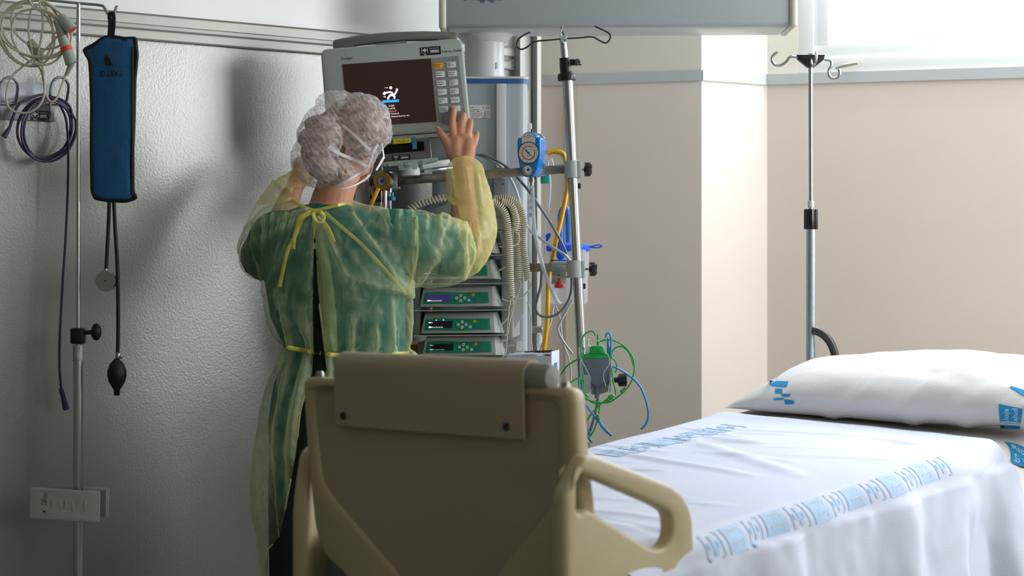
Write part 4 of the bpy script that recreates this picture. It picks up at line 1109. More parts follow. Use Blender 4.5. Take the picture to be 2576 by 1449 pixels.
# left post carrying the regulator and the rail end
pt = thing('equipment_post', 'short steel post behind the brass faced regulator', 'post', P(955, 900, 6.13))
m = M(); m.tube(PT([(955,410),(955,1000)], 6.14), .0125, 18); m.tube(PT([(891,470),(891,1000)], 6.16), .003, 8); m.build('tube', MT['steel'], pt)
m = M(FR(P(962, 412, 6.10), 0)); m.box((0,0,0), (.040,.016,.004), .002); m.m = 1; m.text('HC', 0, -.004, .010, .0025); m.text('Y', -.014, .0, .009, .0025); m.build('round_tag', [MT['paper'], MT['red']], pt)

# ---------------------------------------------------------------- drip pole in the middle, leaning a little
DP = 5.97
def dp(x, y, d=DP): return P(x, y, d)
mp = thing('drip_pole', 'tall steel drip pole with four wire hooks clamped to the equipment rails', 'drip pole', P(1480, 1500, DP))
pa = dp(1427, 185); pb = dp(1490, 1420)
m = M(); m.tube([pa, pb], .0155, 20); m.build('lower_tube', MT['chrome'], mp)
m = M(); m.tube([dp(1416, 96), dp(1424, 180)], .0105, 18); m.build('upper_tube', MT['chrome'], mp)
m = M(); m.lathe([(.018,0),(.018,.02),(.016,.025)], dp(1427,200), (pa-pb), 20); m.lathe([(.018,0),(.018,.05)], dp(1424,188), (pa-pb), 20); m.lathe([(.026,0),(.027,.003),(.027,.018),(.026,.021)], dp(1426,203), (pa-pb), 24)
m.box(dp(1436,157), (.034, .026, .018), .004); m.build('height_clamp', MT['black'], mp)
m = M(); m.lathe([(.009,0),(.010,.002),(.010,.01),(.008,.012)], dp(1450,157,DP-.02), (.3,-1,0), 18); m.box(dp(1458,163,DP-.015), (.012,.006,.003)); m.build('clamp_lever', MT['black'], mp)
m = M(); m.box(dp(1418,97), (.020, .024, .018), .003); m.build('hook_hub', MT['lgrey'], mp)
for pts in ([(1410,98),(1380,101),(1345,105),(1325,119),(1309,124),(1300,115),(1304,100),(1318,88),(1334,81)], [(1426,97),(1460,95),(1490,93),(1510,103),(1524,108),(1534,99),(1534,86),(1520,77),(1496,66)]):
    m = M(); m.tube(PT(pts, DP), .0026, 8, 5); m.build('hook', MT['darksteel'], mp)
m = M(); m.tube([dp(1424,100,DP-.01), dp(1420,106,DP-.05), dp(1412,100,DP-.10), dp(1411,85,DP-.11), dp(1414,74,DP-.09), dp(1416,66,DP-.07)], .0026, 8, 4); m.build('hook', MT['chrome'], mp)
m = M(); m.tube([dp(1420,96,DP+.01), dp(1418,88,DP+.06), dp(1414,78,DP+.1), dp(1412,70,DP+.08)], .0026, 8, 4); m.build('hook', MT['darksteel'], mp)
for nm, (cx_, cy_, kx) in enumerate(((1440,426,1478), (1448,677,1491))):
    w_ = .042 if nm == 0 else .046
    m = M(); m.tube([dp(cx_-2, cy_-22, DP), dp(cx_, cy_+21, DP)], w_/2+.002, 24); m.box(dp(cx_+17, cy_, DP), (.014, .036, .052), .002); m.box(dp(cx_-6, cy_, DP+.045), (.034, .06, .04), .003)
    m.build('tube_clamp', MT['lgrey'], mp)
    m = M(); m.cyl(dp(cx_+22, cy_, DP), (1,0,.02), .0035, .02, 10); m.m = 0
    m.build('clamp_screw', MT['steel'], mp)
    m = M(); m.cyl(dp(kx-9, cy_, DP), (1,0,0), .009, .010, 14)
    f = FR(dp(kx, cy_, DP), 90+12); pk = []
    for k in range(30):
        a = 2*math.pi*k/30; r_ = .0185+.0035*math.cos(5*a); pk.append((r_*math.cos(a), r_*math.sin(a)))
    m2 = M(f); m2.prism(pk, -.008, .010, .002); m.v += m2.v; base = len(m.v)-len(m2.v); m.f += [tuple(i+base for i in q) for q in m2.f]; m.mi += m2.mi
    m.build('clamp_knob', MT['black'], mp)
for px, py in ((1456, 470), (1468, 722)):
    m = M(); m.box(dp(px, py-2, DP+.02), (.012, .02, .016), .002); m.box(dp(px-5, py, DP+.02), (.006,.03,.02), .001); m.build('rail_clip', MT['black'], mp)

# ---------------------------------------------------------------- blue suction gauge
sg = P(1332, 398, 5.96)
SF = FR(P(1330, 392, 5.955), -20, 0)
gauge = thing('suction_gauge', 'bright blue suction regulator with round coloured dial on the upper rail', 'gauge', SF)
s3 = 5000/5.955
def q3(px, py): return ((px-1330)/s3*1.02, -(py-392)/s3)
bod = rounded([q3(1297,349), q3(1306,345), q3(1316,345), q3(1368,345), q3(1362,349), q3(1364,380), q3(1352,432), q3(1340,448), q3(1320,448), q3(1308,438), q3(1297,400)], .006, 3)
bod = rounded([(-.037,.052),(-.031,.056),(.031,.056),(.037,.052),(.038,.01),(.030,-.038),(.016,-.064),(-.016,-.064),(-.030,-.038),(-.038,.01)], .010, 4)
m = M(SF); m.prism(bod, -.062, 0, .006, seg=3)
m.lathe([(.024,-.060),(.0262,-.05),(.0262,-.004),(.024,0)], (0,.046,0), (0,0,1), 32); m.build('body', MT['blue'], gauge)
m = M(SF); m.lathe([(.0335,-.002),(.0335,.0014),(.0315,.0022),(.0308,.0006)], (0,.009,0), (0,0,1), 40); m.build('dial_rim', mat('navy rim', '#0a2f52', .4), gauge)
m = M(SF); dc = (0,.009); disc(m, dc, .0312, .0010, 40)
def arcr(m, r0, r1, a0, a1, z, n=24):
    vs = []
    for k in range(n+1):
        a = R(a0+(a1-a0)*k/n); vs += [(dc[0]+r0*math.cos(a), dc[1]+r0*math.sin(a), z), (dc[0]+r1*math.cos(a), dc[1]+r1*math.sin(a), z)]
    m.raw(vs, [(2*k, 2*k+1, 2*k+3, 2*k+2) for k in range(n)])
m.m = 1; arcr(m, .0185, .0215, 55, 335, .0014); m.m = 2; arcr(m, .0185, .0215, 20, 55, .0014); m.m = 3; arcr(m, .0185, .0215, -45, 20, .0014); m.m = 1; arcr(m, .0185, .0215, -70, -45, .0014)
m.m = 4
for k, t in enumerate(('0','20','40','60','80','100','120','140','160','180','200','220','240','260')):
    a = R(-42+264*k/13); m.text(t, dc[0]+.0262*math.cos(a), dc[1]+.0262*math.sin(a)-.0012, .0038, .0014, align='c')
for t, x, y, s_ in (('Vacuum', 0, .0085, .0042), ('kPa', 0, -.006, .0042), ('mmHg', 0, -.0105, .0042), ('HBS 100', 0, -.027, .0036), ('20', -.011, .005, .0036), ('40', .010, .006, .0036)): m.text(t, dc[0]+x, dc[1]+y, s_, .0014, align='c')
m.box((dc[0], dc[1], .0026), (.0008, .042, .0006), T=Matrix.Translation((dc[0],dc[1],0)) @ Matrix.Rotation(R(45), 4, 'Z') @ Matrix.Translation((-dc[0],-dc[1],0)))
m.box((dc[0], dc[1]+.007, .0028), (.0024, .010, .0006), T=Matrix.Translation((dc[0],dc[1],0)) @ Matrix.Rotation(R(45), 4, 'Z') @ Matrix.Translation((-dc[0],-dc[1],0)))
m.cyl((*dc, .001), (0,0,1), .0022, .0026, 14)
m.fix = False; m.build('dial', [mat('gauge face', '#d9dcd8', .5), mat('red scale', '#d8483a', .5), mat('yellow scale', '#e0cf20', .5), mat('green scale', '#1f8a4a', .5), MT['ink']], gauge, smooth=0)
m = M(SF); vs = [(.0225*math.cos(a), .046+.0225*math.sin(a), .0012) for a in [R(8+164*k/20) for k in range(21)]]+[(.0335*math.cos(a), .009+.0335*math.sin(a), .0012) for a in [R(128-76*k/10) for k in range(11)]]
m.raw(vs, [tuple(range(len(vs)))]); m.m = 1
m.text('OFF', 0, .0595, .0055, .0016, align='c'); m.text('REG', -.011, .056, .0055, .0016, align='c'); m.text('FULL', .011, .056, .0055, .0016, align='c'); m.text('AV', 0, .0515, .0048, .0016, align='c')
m.fix = False; m.build('mode_plate', [MT['white'], MT['ink']], gauge, smooth=0)
m = M(SF); m.lathe([(.016,-.002),(.017,.001),(.0165,.010),(.0135,.011)], (0,-.044,0), (0,0,1), 32); m.build('knob_ring', MT['steel'], gauge)
m = M(SF); dc = (0,-.044); disc(m, dc, .0136, .0112, 30); m.m = 1; arcr(m, .010, .0118, 150, 280, .0116); m.m = 2; disc(m, (dc[0]+.003, dc[1]+.002), .0048, .0117, 18); m.fix = False
m.build('knob_face', [MT['white'], MT['ink'], mat('deep blue print', '#0c5fb8', .4)], gauge, smooth=0)
m = M(SF); m.tube([(0,.070,-.03), (0,.082,-.03)], .003, 10); m.m = 0; m.build('toggle', MT['darksteel'], gauge)
m = M(SF); m.lathe([(.020,-.030),(.028,-.029),(.028,-.016),(.020,-.014)], (0,.044,-.05), (0,0,1), 28); m.build('rear_disc', MT['lgrey'], gauge)
m = M(SF); m.tube([(0,-.062,-.03), (0,-.078,-.03)], .009, 14); m.tube([(.014,-.06,-.03), (.014,-.070,-.03)], .004, 10); m.build('outlet', MT['steel'], gauge)
m = M(SF); m.tube([(0,-.078,-.03), (0,-.098,-.03), (0,-.104,-.03)], [.0062,.0055,.0062], 14); m.build('hose_barb', MT['chrome'], gauge)
m = M(SF); m.box((0,-.032,-.085), (.03, .04, .05), .003); m.build('rail_clamp', MT['greyp'], gauge)
# hoses and leads round the pole
def cord(pts, r_, mt, label, cat='cable', name='cable', k=6, n=10):
    m = M(); m.tube(PT(pts, 6.02), r_, n, k); o = m.build(name, MT[mt] if isinstance(mt, str) else mt, smooth=80); return tag(o, label, cat)
m_clear = milky('cloudy clear hose', '#d8e4f0', .62)
cord([(1339,470,5.97),(1341,520),(1345,580),(1358,640),(1372,690),(1390,735),(1401,757),(1409,766)], .0062, m_clear, 'thick clear suction hose curving from the gauge down to the canister', 'hose', 'suction_hose', 6, 14)
yh = M(); yp = PT([(1368,400,6.06),(1372,388,6.06),(1388,382,6.06),(1408,382,6.06),(1420,392,6.06),(1426,430,6.06),(1428,470,6.06),(1423,500,6.05),(1410,560,6.04),(1400,600,6.04),(1390,650,6.1),(1380,700,6.1),(1378,760,6.1),(1376,820,6.1),(1368,884,6.1),(1364,960,6.12),(1362,1100,6.14)])
yh.tube(yp, .0070, 14, 6)
yt = bvh(yh); yh.m = 1
def curvetext(m, t, pts, size, d_, off=.0006):
    tv, tf = textgeo(t); ls = [0]
    for a, b in zip(pts, pts[1:]): ls.append(ls[-1]+(Vector(b)-Vector(a)).length)
    vs = []; w = max(v[0] for v in tv); sc = min(size, ls[-1]/w)
    for a, b in tv:
        s_ = a*sc
        i = max(0, min(len(ls)-2, next((k for k in range(len(ls)-1) if ls[k+1] >= s_), len(ls)-2)))
        p0 = Vector(pts[i]); p1 = Vector(pts[i+1]); t_ = (s_-ls[i])/(ls[i+1]-ls[i]); d2 = (p1-p0).normalized(); nrm = Vector((d2.y, -d2.x))
        q = p0+(p1-p0)*t_+nrm*((b-.35)*size); vs.append(onto(yt, q.x, q.y, off, d_))
    m.raw(vs, tf)
curvetext(yh, 'LOT P 6166-4 ITC', [(1380,389),(1390,385),(1400,385),(1412,391),(1417,397)], 9, 6.06)
curvetext(yh, 'VAC OT P 6166', [(1398,612),(1392,640),(1388,658)], 7, 6.03)
yh.fix = False; o = yh.build('yellow_hose', [MT['yellow'], MT['ink']], smooth=80); tag(o, 'printed yellow vacuum hose arching behind the pole and dropping beside it', 'hose')
cord([(1188,388,6.2),(1215,390,6.2),(1250,405,6.15),(1275,420,6.15),(1300,445,6.12),(1330,480,6.05),(1352,512,6.03),(1378,550,6.03),(1402,590,6.02),(1418,620,6.02),(1430,650,6.03)], .0042, 'cordg', 'grey lead running diagonally from the tower down to the pole')
cord([(1188,386,6.23),(1230,400,6.2),(1262,420,6.2),(1290,460,6.2),(1305,500,6.2),(1312,530,6.2),(1330,575,6.1),(1360,600,6.06),(1390,622,6.03),(1420,640,6.02),(1434,655,6.03)], .0042, 'cordl', 'pale grey lead looping down the tower and across to the pole')
cord([(1392,418,6.13),(1386,400,6.13),(1378,412,6.13),(1384,460,6.13),(1380,520,6.13),(1371,570,6.13),(1370,610,6.13),(1371,640,6.13)], .0032, m_clear, 'thin clear tube hanging behind the suction gauge', 'tube', 'oxygen_tube')
m = M(FR(P(1371, 452, 6.13), 0)); m.box((0,0,0), (.028, .024, .02), .003); m.box((.008,.02,0), (.010,.03,.014), .002); o = m.build('teal_connector', MT['tealplug']); tag(o, 'teal plastic gas connector hooked behind the suction gauge', 'connector')
cord([(1362,684,6.02),(1360,720),(1352,750),(1348,775),(1358,793),(1380,797),(1402,790),(1422,770),(1434,745),(1438,720),(1438,690)], .0040, 'cordg', 'grey cable hanging in a loop below the lower rail')
cord([(1392,770,6.12),(1385,810,6.12),(1370,850,6.12),(1358,885,6.12)], .0034, 'cordl', 'short pale lead beside the lower end of the yellow hose')
cord([(1440,755,6.05),(1425,782,6.05),(1410,810,6.05),(1404,830,6.05),(1418,860,6.05),(1440,890,6.02)], .0036, 'cordl', 'pale lead kinked under the suction canister')
cord([(1398,770,6.09),(1408,800,6.09),(1416,860,6.09),(1432,905,6.09),(1436,950,6.09),(1432,1000,6.09),(1428,1080,6.1)], .0026, 'cordl', 'thin white lead hanging straight behind the patient module')
# suction canister
can = thing('suction_canister', 'clear suction canister with bright blue lid hanging on the lower rail', 'canister', P(1428, 765, 6.16))
ccx = P(1430,0,6.17).x; cd = 6.20
m = M(); m.lathe([(.058,P(0,764,cd).z),(.061,P(0,758,cd).z),(.062,P(0,700,cd).z),(.066,P(0,632,cd).z)], (ccx, cd, 0), (0,0,1), 36); m.build('jar', milky('clear jar', '#dfe3ee', .34), can)
m_bl = mat('cobalt plastic', '#1656d8', .3)
m = M(); m.lathe([(.068,P(0,632,cd).z),(.070,P(0,628,cd).z),(.070,P(0,619,cd).z),(.064,P(0,616,cd).z),(.03,P(0,612,cd).z),(.002,P(0,610,cd).z)], (ccx, cd, 0), (0,0,1), 40); m.build('lid', m_bl, can)
m = M(); m.tube(PT([(1370,612),(1378,600),(1384,588),(1378,592)], cd-.06), .004, 8, 3); m.box(P(1377,594,cd-.06), (.018,.010,.010), .002); m.build('lid_tether', m_bl, can)
m = M(); m.tube(PT([(1484,621),(1505,616),(1514,619),(1505,623),(1484,622)], cd-.02), .0022, 8, 4); m.build('lid_loop', m_bl, can)
m = M(); m.tube(PT([(1412,655),(1411,600),(1410,545),(1417,526),(1427,530),(1430,560),(1431,610)], cd-.085), .0095, 14, 5); m.build('blue_elbow', mat('bright blue tube', '#1d7bf0', .3), can)
m = M(); m.box(P(1410,655,cd-.11), (.052,.02,.004), .001); m.box(P(1410,630,cd-.085), (.025,.03,.05), .004); m.build('blue_bracket', m_bl, can)
m = M(); m.box(P(1408,662,6.03), (.048,.028,.010), .002); m.box(P(1408,697,6.03), (.048,.028,.006), .001); m.box(P(1406,690,6.06), (.044,.008,.06), .001); m.build('rail_clamp', MT['lgrey'], can)
m = M(); m.lathe([(.008,0),(.008,.008),(.0135,.009),(.0135,.018),(.012,.020)], P(1406,708,6.03), (0,0,-1), 8); m.cyl(P(1406,690,6.03), (0,0,-1), .003, .02, 8); m.build('red_knob', MT['red'], can)
m = M(); m.box(P(1465,640,cd-.064), (.02,.004,.03), .001); m.build('clear_rib', milky('clear rib', '#eef0f6', .5), can)

# ---------------------------------------------------------------- infusion pump rack
DR = 6.02; RYAW = -7; RF_ = FR(P(1150, 1000, DR), RYAW)
prack = thing('pump_rack', 'grey infusion pump rack fixed in front of the supply tower', 'pump rack', RF_)
def ru(px, py, w=0): return UV(RF_, px, py, w)
m_rk = mat('rack grey enamel', '#8f9694', .42)
def plate(px0, py0, px1, py1, w0, w1, mt, name, parent, bev=.002):
    a = ru(px0, py0, w1); b = ru(px1, py1, w1); m = M(RF_); m.box(((a[0]+b[0])/2, (a[1]+b[1])/2, (w0+w1)/2), (abs(b[0]-a[0]), abs(b[1]-a[1]), w1-w0), bev); return m.build(name, mt, parent)
plate(1043, 600, 1057, 840, -.20, .0, m_rk, 'side_plate', prack); plate(1262, 575, 1290, 850, -.20, -.02, MT['lgrey'], 'side_plate', prack)
plate(1050, 860, 1300, 1130, -.20, -.05, m_rk, 'base_box', prack, .004)
plate(1043, 548, 1290, 578, -.20, .0, MT['lgrey'], 'top_shelf', prack, .006)
m = M(RF_); tp = [ru(1018,550), ru(1030,528), ru(1070,508), ru(1140,500), ru(1230,502), ru(1290,530), ru(1296,552)]
m.prism(rounded(tp, .012, 3), -.20, -.02, .008); m.build('shelf_hood', MT['lgrey'], prack)
m = M(RF_); m.tube([(*ru(1052,545), .0), (*ru(1085,520), .0), (*ru(1125,502), -.0)], .010, 12, 4); m.build('grip_strip', mat('slate grip', '#6d6f78', .5), prack); m = M(RF_); m.tube([(*ru(1240,500), .0), (*ru(1275,520), .0), (*ru(1296,548), .0)], .010, 12, 4); m.build('grip_strip', mat('slate grip', '#6d6f78', .5), prack)
for py in (642, 712, 779, 842):
    m = M(RF_); a = ru(1046, py+2); b = ru(1275, py); m.span((a[0], a[1], -.02), (b[0], b[1], -.02), .10, .003, up=(0,1,0)); m.build('shelf', MT['lgrey'], prack)
m = M(RF_); a = ru(1284,560); pl = [ru(1284,560), ru(1310,575), ru(1312,790), ru(1284,838)]; m.prism(pl, -.06, -.052); m.build('cable_shield', MT['white'], prack)

def make_pump(state, label, pyt, pyb, xl, xr, xsh):
    """pyt,pyb: top and bottom line of the face; xl,xr its left and right ends at the bottom"""
    cx_ = (xl+xr)/2; cy_ = (pyt+pyb)/2; F0 = FR(P(cx_, cy_, DR-.02), RYAW, .8)
    t = thing('infusion_pump', label, 'infusion pump', F0, 'infusion pumps stacked in the rack')
    s4 = 5000/(DR-.02); w = (xr-xl)/s4/math.cos(R(RYAW))/2; h = (pyb-pyt)/s4/2
    m = M(F0); q = .011
    prof = [(-h, .0), (h*.82, -q), (h, -q-.008)]
    # sloping face: outline front quad, flared to the rear
    vs = [(-w,-h,.0),(w,-h,.0),(w*.965,h*.85,-.012),(-w*.93,h*.85,-.012),  (-w*.90,h*1.07,-.022),(w*.955,h*1.07,-.022),
          (-w-.010,-h-.003,-.03),(w+.026,-h-.003,-.03),(w+.004,h*1.07,-.05),(-w*.93,h*1.07,-.05), (-w-.010,-h-.003,-.18),(w+.020,-h-.003,-.18),(w+.006,h*1.07,-.18),(-w*.93,h*1.07,-.18)]
    fs = [(0,1,2,3),(3,2,5,4),(0,6,7,1),(1,7,8,5,2),(0,3,4,9,6),(4,5,8,9),(6,10,11,7),(7,11,12,8),(8,12,13,9),(9,13,10,6),(10,13,12,11)]
    b = bmesh.new(); vv = [b.verts.new(v) for v in vs]
    for f in fs: b.faces.new([vv[i] for i in f])
    bmesh.ops.recalc_face_normals(b, faces=b.faces[:]); bmesh.ops.bevel(b, geom=b.edges[:], offset=.0022, segments=2, affect='EDGES', profile=.5)
    m.bm(b); body = m.build('housing', mat_pump, t, 30)
    # film keypad, keys and display sit on the tilted face
    tilt = math.atan2(.012, h*1.85); TF = Matrix.Translation((0, -h*.10, -.0048)) @ Matrix.Rotation(-tilt, 4, 'X')
    hh = h*.66; ww = w*.90; tp_ = []
    n = 16
    for k in range(n+1):
        x = -ww+2*ww*k/n; bulge = .0028*math.exp(-((x+ww*.55)/(ww*.38))**2); tp_.append((x, hh*.80+bulge+.0004*(x > ww*.5)))
    bt = []
    for k in range(n+1):
        x = ww-2*ww*k/n; bulge = .0022*math.exp(-((x-ww*.05)/(ww*.45))**2); bt.append((x*(1.02 if x < 0 else .985), -hh-bulge+.002))
    G = F0 @ TF
    m = M(G); poly_ = bt+[(p[0]*(.965 if p[0] < 0 else .96), p[1]) for p in tp_]
    m.prism(poly_, -.001, .0012, .0003); m.m = 1
    for x0 in (-ww*.14, ww*.74): m.raw([(x0+.001,-hh*.98,.0014),(x0+.0018,-hh*.98,.0014),(x0+.0046,hh*.8,.0014),(x0+.0038,hh*.8,.0014)], [(0,1,2,3)])
    for x, y in ((.46,.28),(.62,.28),(.62,-.30),(.87,.0)): m.tube([(ww*x+.0042*math.cos(2*math.pi*k/14), hh*y+.0042*math.sin(2*math.pi*k/14), .0014) for k in range(14)], .0003, 4, closed=True)
    pad = m.build('keypad', [MT['green'], MT['greenlite']], t, 30)
    m = M(G)
    for x, y in ((.13,.34),(.01,-.08),(.25,-.08),(.13,-.48)): disc(m, (ww*x, hh*y), .0046, .0016)
    disc(m, (ww*.38, hh*-.44), .0046, .0016)
    m.m = 1
    for x, y, a in ((.13,.34,90),(.01,-.08,180),(.25,-.08,0),(.13,-.48,270)):
        m.raw([(ww*x+.0024*math.cos(R(a+d)), hh*y+.0024*math.sin(R(a+d)), .0019) for d in (0,120,240)], [(0,1,2)])
    m.text('OK', ww*.38, hh*-.44-.0014, .0042, .0019, align='c')
    m.m = 2; disc(m, (ww*.47+.004, hh*.40), .0050, .0016); m.m = 3; disc(m, (ww*.54, hh*-.42), .0048, .0016)
    m.m = 0
    for k in (-1, 0, 1): disc(m, (ww*.54, hh*-.42+k*.0022), .0006, .0019, 8)
    m.m = 4; c0 = (ww*.71, hh*-.42); m.raw([(c0[0]+.0042*math.cos(R(180+180*k/10)), c0[1]+.0042*math.sin(R(180+180*k/10)), .0017) for k in range(11)], [tuple(range(11))])
    m.fix = False; m.build('keys', [MT['wprint'], MT['ink'], MT['amber'], MT['bluedk'], MT['red']], pad, 0)
    dsp = {'violet': ('#3a3068', .55), 'dark': ('#1d1420', .45), 'off': ('#10161a', .12)}[state]
    m = M(G); x0, x1, y0, y1 = -ww*.90, -ww*.18, -hh*.62, hh*.48
    m.prism([(x0,y0),(x1,y0),(x1+.001,y1),(x0+.001,y1)], .0004, .0016)
    sc_ = m.build('display', mat('pump display '+state, dsp[0], .15, emit=dsp[0], estr=dsp[1]), pad)
    m = M(G); m.text('Encender bomba', x0+.0115, y0+.0016, .0050, .0020); m.prism(rounded([(x0+.001,y0+.0014),(x0+.0102,y0+.0014),(x0+.0102,y0+.0054),(x0+.001,y0+.0054)], .001, 2), .0016, .0020)
    if state != 'violet':
        m.box((x0+.0045, y1-.0045, .0018), (.007,.0034,.0004)); m.text('D', x0+.0095, y1-.0062, .005, .0020)
    m.fix = False; m.build('display_text', mat('lit text '+state, '#ffffff', .5, emit='#ffffff', estr={'violet': .9, 'dark': .85, 'off': .12}[state]), sc_, 0)
    if state == 'dark':
        m = M(G); disc(m, (-ww*.44, hh*.66), .0026, .0019); m.fix = False; m.build('indicator_light', mat('blue led', '#2ab4ff', .4, emit='#24b0ff', estr=1.6), pad, 0)
        m = M(G); m.box((-ww*.66, hh*.64, .0017), (.003,.003,.0004)); m.build('indicator_light', mat('white led', '#ffffff', .4, emit='#ffffff', estr=.7), pad, 0)
    m = M(F0); m.tube([(w+.002, h*.9, -.040), (w+.010, h*.55, -.034), (w+.013, h*.2, -.032)], .0006, 5, 3); m.cyl((w+.012, h*.25, -.036), (1,.3,.4), .0012, .0015, 8)
    m.build('side_seam', MT['greydk'], t)
    m = M(F0); m.tube([(w+.018, -h*.1, -.055), (w+.032, -h*.12, -.05), (w+.05, -h*.1, -.05)], .0030, 8, 4); m.build('side_lead', MT['cordw'], t)
    return t
mat_pump = mat('pump casing grey', '#b1b7b0', .42)
pumps = [('off', 'topmost infusion pump in the rack, mostly hidden by the raised sleeve', 586, 637, 1040, 1233), ('off', 'second infusion pump from the top, partly behind the gown sleeve', 655, 702, 1048, 1237),
         ('violet', 'middle infusion pump in the rack with a violet lit display', 722, 771, 1056, 1240), ('dark', 'infusion pump with a small blue light above its dark display, second from bottom', 788, 838, 1059, 1244),
         ('off', 'lowest infusion pump in the rack, just above the footboard, display unlit', 846, 894, 1062, 1247)]
for st, lb, a, b, c, d in pumps: make_pump(st, lb, a, b, c, d, 0)

# coiled ivory cords draped over the rack
def coil(path, R_, pitch, r_, d=None):
    pts = smoothpath(PT(path, d), 14); out = []; L = 0; ph = 0
    prev = None
    nrm = None
    # resample by length
    tot = sum((b-a).length for a, b in zip(pts, pts[1:])); n = int(tot/pitch*10); seg = []; acc = 0; i = 0
    for k in range(n+1):
        s_ = tot*k/n
        while i < len(pts)-2 and acc+(pts[i+1]-pts[i]).length < s_: acc += (pts[i+1]-pts[i]).length; i += 1
        l = (pts[i+1]-pts[i]).length; seg.append((pts[i]+(pts[i+1]-pts[i])*((s_-acc)/l if l else 0), (pts[i+1]-pts[i]).normalized()))
    nrm = seg[0][1].orthogonal().normalized(); pt_ = seg[0][1]
    for k, (p, t) in enumerate(seg):
        nrm = pt_.rotation_difference(t) @ nrm; nrm = (nrm-t*t.dot(nrm)).normalized(); pt_ = t; a = 2*math.pi*k/10
        out.append(p+(nrm*math.cos(a)+t.cross(nrm)*math.sin(a))*R_)
    m = M(); m.tube(out, r_, 6); return m
def coilcord(path, label, R_=.0092, pitch=.0062, r_=.0023, tail=None, d=5.97):
    m = coil(path, R_, pitch, r_, d)
    if tail: m.tube(PT(tail, d), r_, 7, 5)
    o = m.build('coiled_cord', MT['cordw'], smooth=80); return tag(o, label, 'cord', 'coiled ivory pump cords')
coilcord([(1030,526),(1050,515),(1080,506),(1110,499),(1135,497)], 'ivory coiled cord on the rack hood left of the raised sleeve', pitch=.0105, r_=.0026)
coilcord([(1238,508),(1258,520),(1272,545),(1278,590),(1281,650),(1283,700),(1286,748)], 'ivory coiled cord hanging nearest the pumps, longest of the bundle', tail=[(1286,750),(1292,762),(1283,765),(1284,752)], R_=.0105)
coilcord([(1240,504),(1268,508),(1292,525),(1304,560),(1300,600),(1304,650),(1303,700)], 'ivory coiled cord in the middle of the hanging bundle', d=6.0, tail=[(1304,705),(1310,715),(1296,760),(1282,810),(1278,840)])
coilcord([(1244,500),(1280,500),(1306,520),(1318,560),(1316,610),(1322,660),(1328,705)], 'ivory coiled cord hanging furthest right beside the tower edge', d=6.0, tail=[(1328,706),(1336,715),(1326,735),(1306,752),(1280,758),(1262,752)])
coilcord([(1262,507),(1284,515),(1294,535),(1298,560),(1294,580)], 'short ivory coiled cord at the top of the hanging bundle', d=5.98, tail=[(1294,582),(1304,590),(1306,606),(1294,618),(1270,622),(1256,620)])
for a, lb in (([(1282,760,6.0),(1278,800,6.0),(1275,850,6.0),(1272,888,6.0),(1262,900,6.0)], 'thin ivory lead running straight down the rack edge'),
              ([(1256,680,6.0),(1272,670,6.0),(1290,652,6.0),(1300,640,6.0)], 'thin ivory lead from the second pump up into the coil bundle'),
              ([(1262,816,6.0),(1276,800,6.0),(1290,770,6.0),(1300,742,6.0)], 'thin ivory lead from the fourth pump up into the coil bundle'),
              ([(1328,760,6.2),(1336,800,6.2),(1337,860,6.2),(1340,900,6.2)], 'grey lead hanging against the tower edge')):
    cord(a, .0024, 'cordw', lb)

# box, drum and small gas fitting behind the footboard
cbx = thing('open_carton', 'open white carton lined with a plastic bag behind the folded footboard top', 'carton', P(1330, 1000, 5.7))
f = FR(P(1330, 945, 5.75), -12); m = M(f)
x0, x1, y0, y1 = -.065, .066, -.20, .058
for (a, b, c, d) in (((x0,.0),(x1,.0),0,0),): pass
m.box(((x0+x1)/2, (y0+y1)/2, 0), (x1-x0, y1-y0, .003)); m.box(((x0+x1)/2, (y0+y1)/2+.004, -.12), (x1-x0, y1-y0+.008, .003)); m.box((x0, (y0+y1)/2, -.06), (.003, y1-y0, .12)); m.box((x1, (y0+y1)/2+.006, -.06), (.003, y1-y0+.012, .12)); m.box((0, y0, -.06), (x1-x0, .003, .12))
m.build('box', mat('white carton board', '#c9ccd4', .7), cbx)
m = M(f); m.prism([(x0,.060),(x0+.05,.066),(x1-.02,.069),(x1+.002,.060),(x1,.050),(x0,.052)], -.122, -.118); m.build('torn_flap', mat('brown carton board', '#4d3f38', .8), cbx)
m = M(f); vs = []; fs = []
for i in range(13):
    for j in range(9): vs.append((x0+.004+(x1-x0-.008)*i/12, y1-.004+.008*fbm(i*.5, j*.6, 3)+.006, -.004-.11*j/8))
for i in range(12):
    for j in range(8): a = i*9+j; fs.append((a, a+1, a+10, a+9))
m.raw(vs, fs); m.fix = False; m.build('bag_liner', milky('bag plastic', '#cfd3e0', .7), cbx)
m = M(f @ Matrix.Translation((x1+.0018, 0, -.06)) @ Matrix.Rotation(R(90), 4, 'Y')); m.box((0, .02, 0), (.05, .03, .0006)); m.build('blue_mark', mat('blue carton print', '#2273c8', .6), cbx)
dr = thing('waste_drum', 'yellow waste container just showing between the gown and the lowest pump', 'container', P(1000, 1100, 6.24))
m = M(); m.lathe([(.10,.45),(.115,P(0,885,6.2).z),(.12,P(0,880,6.2).z),(.12,P(0,866,6.2).z),(.112,P(0,862,6.2).z),(.10,P(0,862,6.2).z)], (P(982,0,6.22).x, 6.24, 0), (0,0,1), 36)
m.build('tub', mat('mustard plastic', '#dc9b10', .4), dr)
m = M(); m.lathe([(.10,.0),(.10,.44)], (P(982,0,6.22).x, 6.24, 0), (0,0,1), 36); m.build('lower_tub', mat('mustard plastic', '#dc9b10', .4), dr)
ff = thing('wall_gas_outlet', 'small chrome gas outlet with clear cup at the right edge of the tower', 'gas outlet', P(1350, 850, 6.24))
m = M(); m.cyl(P(1338,829,6.24), (1,0,0), .011, .034, 16, .002); m.build('chrome_body', MT['chrome'], ff)
